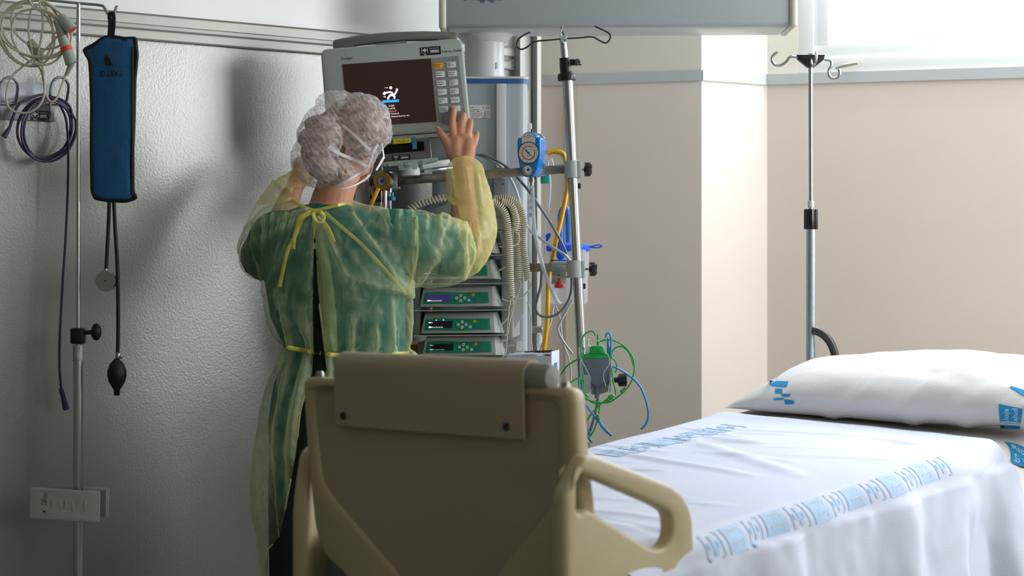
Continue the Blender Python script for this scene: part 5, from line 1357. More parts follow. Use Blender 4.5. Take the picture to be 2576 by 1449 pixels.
m = M(); m.lathe([(.004,0),(.006,.004),(.009,.010),(.009,.04),(.006,.042)], P(1357,840,6.24), (0,0,-1), 14); m.build('clear_cup', milky('clear cup', '#cfe4f2', .5), ff)

# ---------------------------------------------------------------- patient cable module on the drip pole
DQ = 5.90; QF = FR(P(1503, 940, DQ), -8, -3)
pm = thing('patient_module', 'grey and green patient lead module clamped to the drip pole above the bed', 'module', QF)
s5 = 5000/DQ
def qq(px, py): return ((px-1503)/s5, -(py-940)/s5)
m = M(QF); m.prism(rounded([qq(1467,900), qq(1536,895), qq(1538,950), qq(1530,963), qq(1512,968), qq(1508,975), qq(1500,975), qq(1494,968), qq(1478,964), qq(1468,940)], .004, 3), -.03, .0, .004, seg=3); m.build('grey_case', mat('blue grey case', '#6f7986', .45), pm)
m = M(QF); m.prism(rounded([qq(1464,893), qq(1535,888), qq(1536,899), qq(1466,904)], .002, 2), -.032, .002, .001); m.prism(rounded([qq(1482,872), qq(1512,870), qq(1520,890), qq(1480,892)], .002, 2), -.030, -.002, .002)
m.m = 1
for k in range(9): disc(m, (qq(1484+5*k, 894.5-.4*k)), .0012, .0024, 8)
m.text('9', *qq(1501,884), .010, -.0012, align='c'); m.fix = False
m.build('green_cap', [mat('green module plastic', '#0fae4a', .35), MT['ink']], pm, smooth=30)
m = M(QF); m.box((*qq(1475,881), -.012), (.014,.026,.014), .002); m.box((*qq(1474,864), -.012), (.007,.022,.007), .002); m.build('white_plug', MT['white'], pm)
m = M(QF); m.box((*qq(1527,879), -.012), (.010,.022,.012), .002); m.tube([(*qq(1526,870), -.012), (*qq(1524,850), -.012)], [.0048,.0032], 10); m.build('blue_plug', mat('steel blue plug', '#3a86bb', .35), pm)
m = M(QF); m.tube([(*qq(1500,872), -.012), (*qq(1498,842), -.012)], [.0046,.0028], 10); m.build('green_plug', mat('green module plastic', '#0fae4a', .35), pm)
m = M(QF); m.box((*qq(1458,888), -.02), (.018,.025,.0012)); m.m = 1; m.text('CE', *qq(1462,885), .009, -.0185, rot=80); disc(m, qq(1460,894), .0026, -.019, 12); m.build('paper_tag', [MT['paper'], MT['ink']], pm)
m = M(QF); m.prism(rounded([qq(1466,945), qq(1484,944), qq(1487,950), qq(1487,990), qq(1466,992)], .004, 3), -.002, .002); m.prism(rounded([qq(1534,938), qq(1539,937), qq(1541,984), qq(1535,985)], .002, 2), -.03, .012)
m.prism([qq(1485,965), qq(1532,960), qq(1530,985), qq(1505,995), qq(1488,994)], -.034, -.02); m.build('holder', MT['lgrey'], pm)
m = M(QF); m.tube([(*qq(1504,970), -.012), (*qq(1504,1003), -.012)], [.0085,.0065], 12); m.build('strain_relief', MT['cordg'], pm)
m = M(); f = P(1541,956,DQ+.02); m.tube([f, f+Vector((.014,0,0)), f+Vector((.018,0,0)), f+Vector((.040,0,0)), f+Vector((.043,0,0))], [.008,.008,.019,.0195,.015], 10); m.build('clamp_knob', MT['black'], pm)
m = M(); m.box(P(1478,965,DQ+.045), (.05,.05,.03), .004); m.build('pole_clamp', MT['lgrey'], pm)
G_ = 'patient leads tangled round the module'
def lead(pts, mt, label, r_=.0024, d=DQ-.02):
    m = M(); m.tube(PT(pts, d), r_, 8, 6); o = m.build('patient_lead', MT[mt], smooth=80); return tag(o, label, 'cable', G_)
lead([(1498,845),(1494,835),(1482,834),(1468,845),(1462,865),(1463,900),(1466,940),(1470,970),(1468,985,DQ-.04),(1480,1000,DQ-.05)], 'cordgr', 'green lead arching over the left of the module and down its front')
lead([(1504,862),(1520,856),(1545,857),(1570,870),(1590,895),(1596,925),(1590,955),(1575,980),(1552,1000),(1530,1012),(1500,1012),(1470,1002),(1445,990),(1430,978),(1432,965),(1455,950)], 'cordgr', 'green lead making the widest loop right of the module')
lead([(1538,900),(1540,885),(1552,873),(1570,874),(1585,892),(1594,920)], 'cordgr', 'short green lead arc beside the widest loop')
lead([(1538,900),(1548,908),(1552,922),(1548,938)], 'cordgr', 'smallest green lead arc at the right edge of the module')
lead([(1455,903,DQ+.05),(1430,918,DQ+.05),(1412,940,DQ+.05),(1402,960,DQ+.05)], 'cordgr', 'green lead curving off to the left of the pole')
lead([(1456,955),(1458,980),(1475,1002),(1500,1015),(1530,1008),(1548,990),(1543,960),(1540,940),(1538,925)], 'cordgr', 'green lead circling under the module')
lead([(1530,1002),(1510,1018),(1485,1045),(1465,1080),(1462,1098),(1475,1104),(1490,1090),(1502,1060),(1508,1030),(1507,1020)], 'cordgr', 'green lead twisted below the module beside the blue leads')
lead([(1524,850),(1526,840),(1533,838),(1537,850),(1537,880),(1536,896)], 'cordb', 'blue lead bent over its plug on top of the module', .0032)
lead([(1540,921),(1560,930),(1590,950),(1612,975),(1626,1010),(1631,1045),(1624,1068),(1612,1080)], 'cordb', 'blue lead sweeping in a wide arc over the bed sheet', .0034)
lead([(1456,950,DQ+.0),(1458,975),(1470,1010),(1490,1040),(1510,1065),(1530,1087),(1540,1096)], 'cordb', 'blue lead running down to the bed from the left of the module', .0034)
lead([(1506,1052),(1512,1070),(1525,1085),(1538,1096)], 'cordb', 'short blue lead joining the one above the bed edge', .0034)
lead([(1504,1003),(1500,1030),(1492,1060),(1484,1085),(1470,1110),(1455,1125)], 'cordg', 'thick grey lead hanging straight out of the module', .0042, DQ+.01)
lead([(1460,902,DQ-.03),(1470,920,DQ-.03),(1483,945,DQ-.03)], 'cordl', 'white tag string across the front of the module', .0010)
lead([(1476,858,DQ-.03),(1500,855,DQ-.03),(1515,870,DQ-.03),(1530,895,DQ-.03),(1533,915,DQ-.03),(1520,935,DQ-.03),(1518,950,DQ-.03),(1524,972,DQ-.03)], 'cordl', 'thin white thread lying down the face of the module', .0010)
lead([(1442,1020,DQ+.05),(1455,1050,DQ+.05),(1470,1090,DQ+.05),(1480,1112,DQ+.05)], 'cordl', 'pale lead dropping beside the blue adapter box', .0024)
def clipthing(px, py, mt, tip, label, ang):
    f = FR(P(px, py, DQ-.03), 0, ang); t = thing('electrode_clip', label, 'electrode clip', f, 'electrode clips'); m = M(f); m.box((0,0,0), (.016,.010,.008), .003); m.build('body', MT[mt], t); m = M(f); m.box((.010,.0,0), (.006,.007,.009), .002); m.build('tip', MT[tip], t)
clipthing(1566, 983, 'cordgr', 'red', 'green electrode clip with a red tip on the widest loop', 50)
clipthing(1536, 998, 'cordgr', 'paper', 'green electrode clip with a white face under the module', 30)
clipthing(1504, 1050, 'cordgr', 'yellow', 'green electrode clip with a yellow tip hanging below the module', 100)
f = FR(P(1466, 1080, DQ-.01), 10, 32); ad = thing('adapter_box', 'blue adapter box hanging on leads between the footboard and the pole', 'adapter', f)
m = M(f); m.box((0,0,0), (.026,.050,.018), .003); m.build('box', mat('dusty blue box', '#3f82b2', .4), ad)
m = M(f); m.tube([(0,.025,0),(0,.04,0)], .0035, 8); m.build('plug', MT['paper'], ad)
m = M(f); m.tube([(.0,-.025,0),(.004,-.05,0)], [.005,.003], 8); m.build('lead_end', MT['cordb'], ad)

# ---------------------------------------------------------------- drip pole at the bed head
DH = 6.06; hx = P(2040,0,DH).x
hp_ = thing('bedhead_drip_pole', 'slim drip pole with black four-hook head rising behind the pillow', 'drip pole', Vector((hx, DH, .5)))
m = M(); m.tube([(hx, DH, .5), (hx, DH, P(0,575,DH).z)], .0145, 20); m.build('lower_tube', mat('brushed aluminium', '#aebdc8', .3, .85, bump=.2, scale=60), hp_)
m = M(); m.tube([(hx, DH, P(0,575,DH).z), (P(2039,0,DH).x, DH, P(0,165,DH).z)], .0066, 14); m.build('upper_rod', MT['chrome'], hp_)
m = M(); m.lathe([(.009,0),(.010,.02)], (hx, DH, P(0,522,DH).z), n=16); m.build('bushing', MT['paper'], hp_)
m = M(); zz = P(0,577,DH).z; pk = [((.0195+.0018*math.cos(8*2*math.pi*k/48))*math.cos(2*math.pi*k/48)+hx, (.0195+.0018*math.cos(8*2*math.pi*k/48))*math.sin(2*math.pi*k/48)+DH) for k in range(48)]
m.prism(pk, zz, zz+.062, .003); m.build('lock_collar', MT['black'], hp_)
m = M(FR(P(2039,152,DH))); m.prism([(-.042,.017),(.042,.017),(.040,.002),(.010,-.022),(-.010,-.022),(-.040,.002)], -.014, .014, .003); m.lathe([(.008,0),(.008,.006)], (0,.014,0), (0,1,0), 14); m.build('hook_head', mat('plum black plastic', '#2a2026', .4), hp_)
for pts in ([(2004,144),(1988,143),(1978,155),(1964,164),(1950,163),(1942,153),(1944,141),(1951,134),(1956,132)], [(2074,150),(2088,152),(2092,163),(2085,178),(2086,190),(2094,197),(2106,195),(2113,185),(2110,174)]):
    m = M(); m.tube(PT(pts, DH), .0042, 8, 5); m.build('hook', MT['chrome'], hp_)
m = M(); m.tube([P(2040,148,DH-.01), P(2041,155,DH-.04), P(2044,166,DH-.09), P(2050,160,DH-.11), P(2053,146,DH-.11), P(2053,132,DH-.09)], .0042, 8, 4); m.build('hook', MT['chrome'], hp_)
m = M(); m.tube([(hx, DH, .52), (hx-.0, DH-.01, .47), (hx+.06, DH-.08, .42)], .015, 12, 3); m.build('bed_socket', MT['steel'], hp_)
gh = thing('grab_handle', 'curved black grab handle beside the pole behind the pillow', 'handle', P(2100, 880, DH+.02))
m = M(); m.tube(PT([(2044,832),(2054,833),(2068,840),(2084,855),(2096,878),(2102,910),(2104,1000)], DH-.03), .0125, 14, 5); m.build('bar', MT['black'], gh)
# ---------------------------------------------------------------- the person in the isolation gown
def ring(y, xl, xr, D, b, p=2.2):
    a = P(xl, y, D); c = P(xr, y, D); return ((a+c)/2, (c.x-a.x)/2, b)
DW = 5.55
person = thing('person', 'person in yellow gown over green scrubs and white cap, raised hand pressing a monitor key', 'person', Vector((P(850,0,DW).x, DW, 0)))
# joints
SHL = P(700, 590, 5.56); ELL = P(662, 650, 5.74); WRL = P(742, 470, 5.86)
SHR = P(985, 590, 5.54); ELR = P(1172, 640, 5.70); WRR = P(1163, 402, 5.865)
# --- body: one continuous skin
m = M()
m.loft([ring(515,765,885,5.56,.045), ring(540,722,940,5.56,.065), ring(580,700,985,5.57,.07), ring(680,730,970,5.57,.075), ring(800,745,960,5.57,.075), ring(880,755,965,5.57,.07), ring(960,740,990,5.57,.09), ring(1050,730,1000,5.57,.10), ring(1090,730,990,5.57,.09)], 32, 2.2)
m.tube([P(826,560,5.555), P(830,520,5.56), P(846,470,5.575), P(858,430,5.60)], [.070,.058,.055,.058], 20, 3)
HC = P(872, 352, 5.635)
fwd = Vector((.66, .72, -.20)).normalized()            # where the face points
upv = Vector((.10, .04, 1)).normalized(); rgt = fwd.cross(upv).normalized(); upv = rgt.cross(fwd).normalized()
HM = Matrix((rgt, fwd, upv)).transposed()               # columns: right, forward, up
def hp(x, y, z): return HC+HM @ Vector((x, y, z))
m.ball(HC, (.074, .094, .095), HM, 28)
m.ball(hp(0, .028, -.055), (.058, .070, .062), HM, 24)   # jaw
m.ball(hp(0, .075, -.092), (.024, .022, .018), HM, 14)   # chin
m.tube([hp(0,.088,.012), hp(0,.104,-.012), hp(0,.112,-.030), hp(0,.098,-.040)], [.008,.011,.014,.009], 10, 2)   # nose
m.ball(hp(0,.090,-.062), (.024,.012,.010), HM, 14)      # mouth
for s_ in (-1, 1):
    m.ball(hp(s_*.031,.080,.006), (.020,.012,.013), HM, 12)
    m.tube([hp(s_*.072,.0,.018), hp(s_*.082,-.012,.012), hp(s_*.083,-.012,-.010), hp(s_*.076,.0,-.028), hp(s_*.070,.004,-.004)], [.007,.008,.008,.008,.006], 8, 3)
# arms
m.tube([SHL+Vector((.03,0,0)), SHL, SHL.lerp(ELL,.5), ELL, ELL.lerp(WRL,.3), ELL.lerp(WRL,.7), WRL], [.052,.055,.048,.042,.042,.034,.026], 16, 3)
m.tube([SHR-Vector((.04,0,0)), SHR, SHR.lerp(ELR,.5), ELR, ELR.lerp(WRR,.3), ELR.lerp(WRR,.7), WRR], [.052,.055,.048,.042,.043,.034,.0265], 16, 3)
# legs down to the ankles
HIPL = P(800, 1070, 5.56); HIPR = P(915, 1070, 5.56)
KNL = Vector((P(765,0,5.55).x, 5.55, .50)); KNR = Vector((P(930,0,5.62).x, 5.62, .50)); ANL = Vector((P(750,0,5.5).x, 5.56, .10)); ANR = Vector((P(950,0,5.66).x, 5.68, .10))
m.tube([HIPL, HIPL.lerp(KNL,.5), KNL, KNL.lerp(ANL,.35), ANL], [.088,.075,.056,.055,.038], 16, 3)
m.tube([HIPR, HIPR.lerp(KNR,.5), KNR, KNR.lerp(ANR,.35), ANR], [.088,.075,.056,.055,.038], 16, 3)
# right hand: back of the hand to us, index finger on the key
def dq(px, py, d): return P(px, py, d)
kn = {'i': P(1139,330,5.912), 'm': P(1159,332,5.914), 'r': P(1177,339,5.912), 'l': P(1193,356,5.906)}
for k, px in (('i',1149), ('m',1160), ('r',1170), ('l',1179)):
    w = P(px, 396, 5.872); m.tube([w, w.lerp(kn[k], .5)+Vector((0,-.006,0)), kn[k]+Vector((0,-.002,0))], [.0128,.0118,.0128], 12, 3)
m.tube([P(1150,404,5.868), P(1148,380,5.882), P(1150,352,5.898)], [.0225,.0225,.018], 16, 2)
m.tube([P(1174,404,5.868), P(1178,380,5.882), P(1180,358,5.898)], [.0215,.0220,.018], 16, 2)
m.ball(P(1163,366,5.892), (.040,.010,.036), None, 20)
def finger(pts, rs): m.tube(pts, [r_*1.14 for r_ in rs], 12, 3); m.ball(pts[-1], rs[-1]*1.1, None, 10)
finger([kn['i'], P(1138,310,5.930), P(1140,290,5.950), P(1142,276,5.969)], [.0108,.0098,.0092,.0080])
finger([kn['m'], P(1161,313,5.932), P(1165,298,5.948), P(1167,289,5.962)], [.0108,.0102,.0096,.0084])
finger([kn['r'], P(1180,323,5.928), P(1183,311,5.943), P(1183,303,5.957)], [.0104,.0096,.0090,.0080])
finger([kn['l'], P(1197,346,5.920), P(1199,339,5.932), P(1199,334,5.944)], [.0098,.0088,.0082,.0072])
finger([P(1140,392,5.876), P(1130,368,5.888), P(1119,350,5.898), P(1107,334,5.912), P(1102,325,5.922)], [.0175,.0140,.0116,.0100,.0082])
# left hand, closed lightly behind the head
kl = WRL+(WRL-ELL).normalized()*.07
m.tube([WRL, WRL.lerp(kl,.5), kl], [.026,.029,.027], 14, 3)
for k in range(4):
    b = kl+Vector((-.024+.016*k, .012, .0)); finger([b, b+Vector((.004,.028,.022)), b+Vector((.012,.05,.026)), b+Vector((.018,.066,.016))], [.0095,.0088,.0082,.0072])
finger([WRL+Vector((.018,.008,.01)), WRL+Vector((.042,.02,.03)), WRL+Vector((.052,.04,.05))], [.013,.0105,.0085])
body = remesh(m, .0038, 3, .45)
m_skin = mat('warm skin', '#bf876a', .55, bump=.35, scale=190, var=.12, vscale=26, spec=.35)
_b = m_skin.node_tree.nodes['Principled BSDF']; _b.inputs['Subsurface Weight'].default_value = .08; _b.inputs['Subsurface Radius'].default_value = (.012,.005,.003); _b.inputs['Subsurface Scale'].default_value = .5
body.fix = False; body.build('body', m_skin, person, smooth=180)
# fingernails
m = M(); m.ball(P(1101,323,5.9155), (.0045,.0022,.006)); m.build('thumbnail', mat('nail', '#d8a088', .3), person)
# --- hair in a low bun, seen through the cap
def blob(lst):
    q = M()
    for c, r_, T in lst: q.ball(c, r_, T, 22)
    return q
s6 = 1/900.0
HT = Matrix.Rotation(R(0), 3, 'Y')
def rotY(a): return Matrix.Rotation(R(a), 3, 'Y')
hairm = blob([(P(884,328,5.62), (.100,.092,.090), rotY(-26)), (P(922,318,5.63), (.052,.075,.066), rotY(-35)), (P(835,350,5.58), (.070,.060,.075), rotY(-20)), (P(793,350,5.50), (.048,.036,.036), None), (P(815,320,5.52), (.056,.04,.032), rotY(12)),
              (P(800,400,5.50), (.044,.040,.062), rotY(-24)), (P(840,430,5.54), (.050,.046,.040), rotY(-10))])
hr = remesh(hairm, .005, 4)
for i, v in enumerate(hr.v):
    n = hr.n[i]; st = noise.noise(Vector((v.x*85+v.z*30, v.y*60, v.z*16-v.x*6)))*.0035+noise.noise(Vector((v.x*220+v.z*60, v.y*160, v.z*30)))*.0016; hr.v[i] = v+n*st
m_hair = mat('dark blond hair', '#7a5b3e', .5, bump=1.0, scale=26, var=.42, vscale=22, stretch=(6,6,1.2), detail=6)
hr.fix = False; hr.build('hair', m_hair, person, smooth=180)
m = M(); rn = random.Random(9)
for k in range(46):
    px, py = 890+rn.uniform(-30,48), 452+rn.uniform(-14,22); a = P(px, py, 5.60); b = a+Vector((rn.uniform(-.004,.018), rn.uniform(-.01,.01), -rn.uniform(.012,.045))); c = b+Vector((rn.uniform(-.008,.012), 0, -rn.uniform(.004,.02)))
    m.tube([a, b, c], .00028, 3, 2, cap=False)
m.fix = False
o = m.build('loose_hairs', m_hair, person); o['kind'] = 'stuff'
# --- bouffant cap
capm = blob([(P(893,322,5.61), (.102,.100,.095), rotY(-28)), (P(925,310,5.62), (.060,.085,.078), rotY(-35)), (P(812,340,5.56), (.070,.070,.080), rotY(20)), (P(796,400,5.52), (.068,.062,.078), rotY(-12)),
             (P(838,430,5.555), (.062,.060,.056), None), (P(900,385,5.59), (.052,.070,.066), rotY(20)), (P(765,412,5.54), (.034,.045,.045), None), (P(803,348,5.50), (.064,.052,.062), None), (P(800,395,5.49), (.058,.052,.066), None), (P(848,270,5.60), (.060,.075,.045), rotY(8))])
cp = remesh(capm, .0042, 6)
for i, v in enumerate(cp.v):
    n = cp.n[i]
    a = v.x*.86+v.z*.5; b = -v.x*.5+v.z*.86
    pl = noise.noise(Vector((a*24, v.y*14, b*55)))*.0042+abs(noise.noise(Vector((a*70, v.y*40, b*46))))*.0050
    big = noise.noise(Vector((v.x*14, v.y*12, v.z*14)))*.006
    cp.v[i] = v+n*(pl+big+.002)
m_cap = sheer('sheer white cap', '#efe6ea', .30, trans=.45, ovar=.16, oscale=34, bump=.8, bscale=110, stretch=(1,1,1.6), lines=[((0,R(36),0), 24.0, .30), ((R(20),R(-52),0), 13.0, .12)])
ct = bvh(cp); cp.fix = False; cp.build('bouffant_cap', m_cap, person, smooth=180)
m = M(); m_el = sheer('gathered cap edge', '#f2eef0', .78, trans=.4, ovar=.1, oscale=60)
edge = [(948,364),(938,382),(934,402),(921,424),(903,437),(882,449),(862,460),(838,472)]
m.tube([onto(ct, x+rn.uniform(-2,2), y, .002, 5.6) for x, y in edge], .0045, 8, 4); m.build('cap_elastic', m_el, person)
m = M(); m.tube([onto(ct, x, y, .0015, 5.6) for x, y in ((861,315),(880,330),(900,348),(918,366),(934,376))], .0042, 6, 4, flat=(0,1,0)); m.tube([onto(ct, x, y, .0015, 5.6) for x, y in ((828,367),(850,384),(880,398),(908,410),(922,420))], .0050, 6, 4, flat=(0,1,0))
m.build('mask_strap', sheer('mask strap', '#f4f4f6', .8, trans=.3), person)
# --- face mask and glasses temple
m = M(); MTc = hp(.0,.096,-.045)
vs = []; fs = []
for i in range(13):
    for j in range(9):
        a = R(-62+124*i/12); z = .030-.085*j/8; r_ = 1.0-.10*abs(j-4)/4
        vs.append(hp(.070*math.sin(a)*r_*1.04, .040+.078*math.cos(a)*r_+.010*(1-abs(j-4)/4)+.004, z-.012))
for i in range(12):
    for j in range(8): a = i*9+j; fs.append((a, a+1, a+10, a+9))
m.raw(vs, fs); m.fix = False; mk = m.build('face_mask', mat('white mask fabric', '#e2e6e8', .7, bump=.3, scale=300), person, smooth=180)
m = M()
m.tube(PT([(936,400,5.62),(938,415,5.63),(934,432,5.64),(928,446,5.65),(925,456,5.66)]), .0016, 6, 4)
m.tube(PT([(845,477,5.52),(868,474,5.525),(890,467,5.545),(908,458,5.58),(921,449,5.61),(930,440,5.64)]), .0030, 8, 4)
m.build('elastic_band', MT['white'], person)
m = M(); m.tube(PT([(940,392,5.63),(937,412,5.64),(929,428,5.66),(924,436,5.68),(930,440,5.69)]), .0016, 6, 4); m.build('glasses_temple', MT['greyp'], person)

# --- scrubs
m = M()
m.loft([ring(514,768,882,5.555,.052), ring(523,745,905,5.56,.066), ring(540,688,980,5.56,.092), ring(575,655,1015,5.56,.113), ring(680,664,1022,5.56,.120), ring(800,682,1022,5.56,.124), ring(880,722,1018,5.56,.108), ring(960,690,1040,5.56,.135), ring(1060,675,1040,5.56,.145), ring(1120,676,1044,5.56,.150), ring(1210,680,1050,5.56,.155), ring(1290,684,1050,5.56,.158)], 36, 2.2)
m.tube([SHR-Vector((.05,0,0)), SHR, SHR.lerp(ELR,.5), SHR.lerp(ELR,.97)], [.068,.074,.078,.072], 18, 3)
m.tube([SHL+Vector((.05,0,0)), SHL, SHL.lerp(ELL,.5), SHL.lerp(ELL,1.0)], [.066,.070,.074,.072], 18, 3)
sc = remesh(m, .0085, 4)
for i, v in enumerate(sc.v): sc.v[i] = v+sc.n[i]*(noise.noise(Vector((v.x*9, v.y*9, v.z*5)))*.006+noise.noise(Vector((v.x*22+v.z*8, v.y*20, v.z*12)))*.003)
m_scrub = mat('dark green scrubs', '#005e50', .75, bump=.3, scale=300)
def slit(q, polys, front=5.55):
    keep = []
    for f in q.f:
        c = sum((q.v[i] for i in f), Vector())/len(f); px, py = proj(c)
        if c.y < front and any(inpoly(px, py, g) for g in polys): continue
        keep.append(f)
    q.f = keep; q.mi = [0]*len(keep); cnt = {}
    for f in keep:
        for i in range(len(f)):
            e = tuple(sorted((f[i], f[(i+1) % len(f)]))); cnt[e] = cnt.get(e, 0)+1
    bd = {i for e, k in cnt.items() if k == 1 for i in e}
    for i in bd:
        v = q.v[i]; px, py = proj(v)
        if v.y > front+.02: continue
        best = None
        for g in polys:
            for k in range(len(g)):
                a, b = g[k], g[(k+1) % len(g)]; dx, dy = b[0]-a[0], b[1]-a[1]; L = dx*dx+dy*dy
                if L < 1e-6: continue
                t = max(0, min(1, ((px-a[0])*dx+(py-a[1])*dy)/L)); X, Y = a[0]+dx*t, a[1]+dy*t; d_ = math.hypot(px-X, py-Y)
                if best is None or d_ < best[0]: best = (d_, X, Y)
        if best and best[0] < 12: q.v[i] = P(best[1], best[2], v.y)
gap_up = [(790,596),(793,600),(799,720),(805,800),(814,888),(789,888),(787,760)]
gap_dn = [(789,890),(816,890),(822,930),(800,980),(806,1100),(880,1250),(905,1480),(905,1640),(660,1640),(664,1449),(672,1386),(704,1348),(722,1262),(744,1143),(757,1030),(785,940)]
slit(sc, [[(784,570),(800,570),(812,720),(820,888),(784,888)], [(783,885),(822,885),(860,1340),(690,1340),(716,1250),(736,1140),(750,1030),(776,940)]])
sc.fix = False; sc.build('scrub_top', m_scrub, person, smooth=180)
m = M()
m.loft([ring(560,730,960,5.56,.075), ring(680,700,990,5.56,.10), ring(880,740,985,5.56,.09), ring(960,710,1010,5.56,.112), ring(1040,690,1030,5.56,.125), ring(1120,680,1035,5.56,.14), ring(1170,684,1030,5.56,.13)], 32, 2.2)
m.tube([HIPL+Vector((-.015,0,.0)), HIPL.lerp(KNL,.5)+Vector((-.02,0,0)), KNL+Vector((-.01,0,0)), ANL], [.105,.104,.090,.078], 20, 3)
m.tube([HIPR, HIPR.lerp(KNR,.5), KNR, ANR], [.105,.10,.088,.078], 20, 3)
tr = remesh(m, .0085, 4)
for i, v in enumerate(tr.v): tr.v[i] = v+tr.n[i]*(noise.noise(Vector((v.x*14, v.y*14, v.z*4)))*.006)
tr.fix = False; tr.build('dark_clothes', mat('very dark green clothes', '#06201e', .8, bump=.3, scale=300), person, smooth=180)
for an in (ANL, ANR):
    m = M(); m.tube([an+Vector((0,-.06,-.06)), an+Vector((0,-.03,-.055)), an+Vector((.01,.06,-.062)), an+Vector((.015,.15,-.072)), an+Vector((.015,.19,-.075))], [.026,.040,.042,.040,.022], 16, 3); m.ball(an+Vector((0,0,-.03)), (.045,.055,.035))
    m2 = remesh(m, .006, 2); m2.v = [Vector((v.x, v.y, max(v.z, .002))) for v in m2.v]; m2.fix = False; m2.build('shoe', MT['white'], person, smooth=180)

# --- isolation gown
m = M()
G = [ring(500,760,878,5.545,.050), ring(510,742,905,5.545,.068), ring(517,700,935,5.55,.090), ring(528,660,985,5.55,.112), ring(548,640,1015,5.55,.130), ring(590,632,1030,5.55,.140), ring(650,640,1036,5.55,.145),
     ring(720,660,1036,5.55,.150), ring(770,664,1040,5.55,.155), ring(820,672,1040,5.55,.155), ring(850,690,1036,5.55,.148), ring(868,708,1030,5.55,.136), ring(880,722,1030,5.55,.130), ring(892,716,1040,5.55,.134), ring(925,688,1062,5.55,.155),
     ring(980,664,1075,5.55,.175), ring(1060,650,1085,5.55,.19), ring(1150,645,1092,5.55,.20), ring(1260,648,1096,5.55,.20), ring(1380,662,1100,5.55,.20), ring(1480,668,1100,5.55,.20), ring(1600,672,1100,5.55,.20)]
m.loft(G, 64, 2.3)
# right sleeve: baggy to the elbow, then up the forearm
m.tube([P(930,600,5.55), P(985,610,5.55), P(1040,622,5.57), P(1095,632,5.61), P(1140,632,5.66)], [.085,.096,.104,.104,.092], 28, 3)
m.tube([P(1110,640,5.63), P(1160,632,5.69), P(1190,590,5.73), P(1187,530,5.775), P(1176,470,5.82), P(1167,428,5.85), P(1164,408,5.863)], [.082,.078,.066,.062,.060,.056,.042], 24, 3)
# left sleeve
m.tube([P(735,585,5.55), P(700,590,5.58), P(672,620,5.64), P(664,655,5.70)], [.073,.078,.078,.073], 24, 3)
m.tube([P(664,655,5.70), P(655,610,5.75), P(680,550,5.79), P(712,495,5.83), P(735,475,5.85), P(768,450,5.865)], [.072,.056,.056,.052,.048,.044], 20, 3)
gw = remesh(m, .0046, 7, .5)
def seg(px, py, a, b):
    """distance in px to the segment and position along it"""
    ax, ay = a; bx, by = b; dx, dy = bx-ax, by-ay; t = ((px-ax)*dx+(py-ay)*dy)/(dx*dx+dy*dy); t = max(0, min(1, t)); return math.hypot(px-ax-dx*t, py-ay-dy*t), t
fr_ = random.Random(21)
# creases of the cloth, as lines over the back of the gown (found on the figure, kept in its own space)
folds = []
def fold(a, b, amp, wd): folds.append((a, b, amp, wd))
arm = (1030, 745); knot = (794, 528)
fold((885,540),(1025,742), .010, 9); fold((1045,552),(1028,742), .008, 8)
for k in range(13): # from the armpit out over sleeve and back
    a = R(-178+k*17); L = fr_.uniform(80, 190); fold(arm, (arm[0]+L*math.cos(a), arm[1]+L*math.sin(a)*.9), fr_.uniform(.004,.009)*fr_.choice((1,1,-1)), fr_.uniform(6, 12))
for k in range(12): # radiating from the neck tie
    a = R(8+k*14.5); L = fr_.uniform(140, 330); fold((knot[0]+24*math.cos(a), knot[1]+24*math.sin(a)), (knot[0]+L*math.cos(a), knot[1]+L*math.sin(a)), fr_.uniform(.003,.008)*fr_.choice((1,-1,1)), fr_.uniform(6, 13))
for k in range(13): # gathers running into the waist tie
    x = 712+k*25; fold((x+fr_.uniform(-6,6), 880), (x+(x-860)*.10+fr_.uniform(-22,12), 880-fr_.uniform(60,170)), fr_.uniform(.007,.014)*(1 if k % 2 else -.9), fr_.uniform(8, 14))
for k in range(15):
    x = 700+k*26; fold((x, 882), (x+(x-860)*.55+fr_.uniform(-8,8), 1180+fr_.uniform(-80,200)), fr_.uniform(.010,.020)*(1 if k % 2 else -.9), fr_.uniform(10, 20))
for k in range(10): # left shoulder, long slanting
    fold((660+9*k, 520+fr_.uniform(0,30)), (640+6*k+fr_.uniform(-10,20), 690+fr_.uniform(-20,50)), fr_.uniform(.003,.006)*(1 if k % 2 else -1), fr_.uniform(5, 9))
for k in range(8): # sleeve top gathers
    x = 985+k*17; fold((x, 528+k*3), (x+fr_.uniform(-18,26), 590+fr_.uniform(-10,60)), fr_.uniform(.004,.008)*(1 if k % 2 else -1), fr_.uniform(5, 9))
for a, b, am, wd in (((1110,545),(1165,570),.012,8), ((1100,560),(1215,600),.010,10), ((1165,570),(1172,700),.010,8), ((1190,560),(1180,690),-.008,9), ((1135,500),(1180,540),.006,8), ((1200,440),(1215,560),.005,7), ((1130,430),(1150,540),-.006,10),
                     ((1120,560),(1060,700),.007,10), ((1150,600),(1090,720),-.007,12), ((1060,590),(1120,690),.006,8), ((1172,425),(1186,520),.006,6), ((690,460),(760,500),.006,8), ((700,490),(740,450),-.006,7)): fold(a, b, am, wd)
for k in range(150):
    x = fr_.uniform(640, 1200); y = fr_.uniform(520, 860); a_ = fr_.uniform(0, 6.3); L = fr_.uniform(12, 55); fold((x, y), (x+L*math.cos(a_), y+L*math.sin(a_)*1.3), fr_.uniform(.0015,.0035)*(1 if k % 3 else -1), fr_.uniform(3, 5))
cams = [(a, b, am, wd, min(a[0],b[0])-3*wd, max(a[0],b[0])+3*wd, min(a[1],b[1])-3*wd, max(a[1],b[1])+3*wd) for a, b, am, wd in folds]
nv = []; GA = []
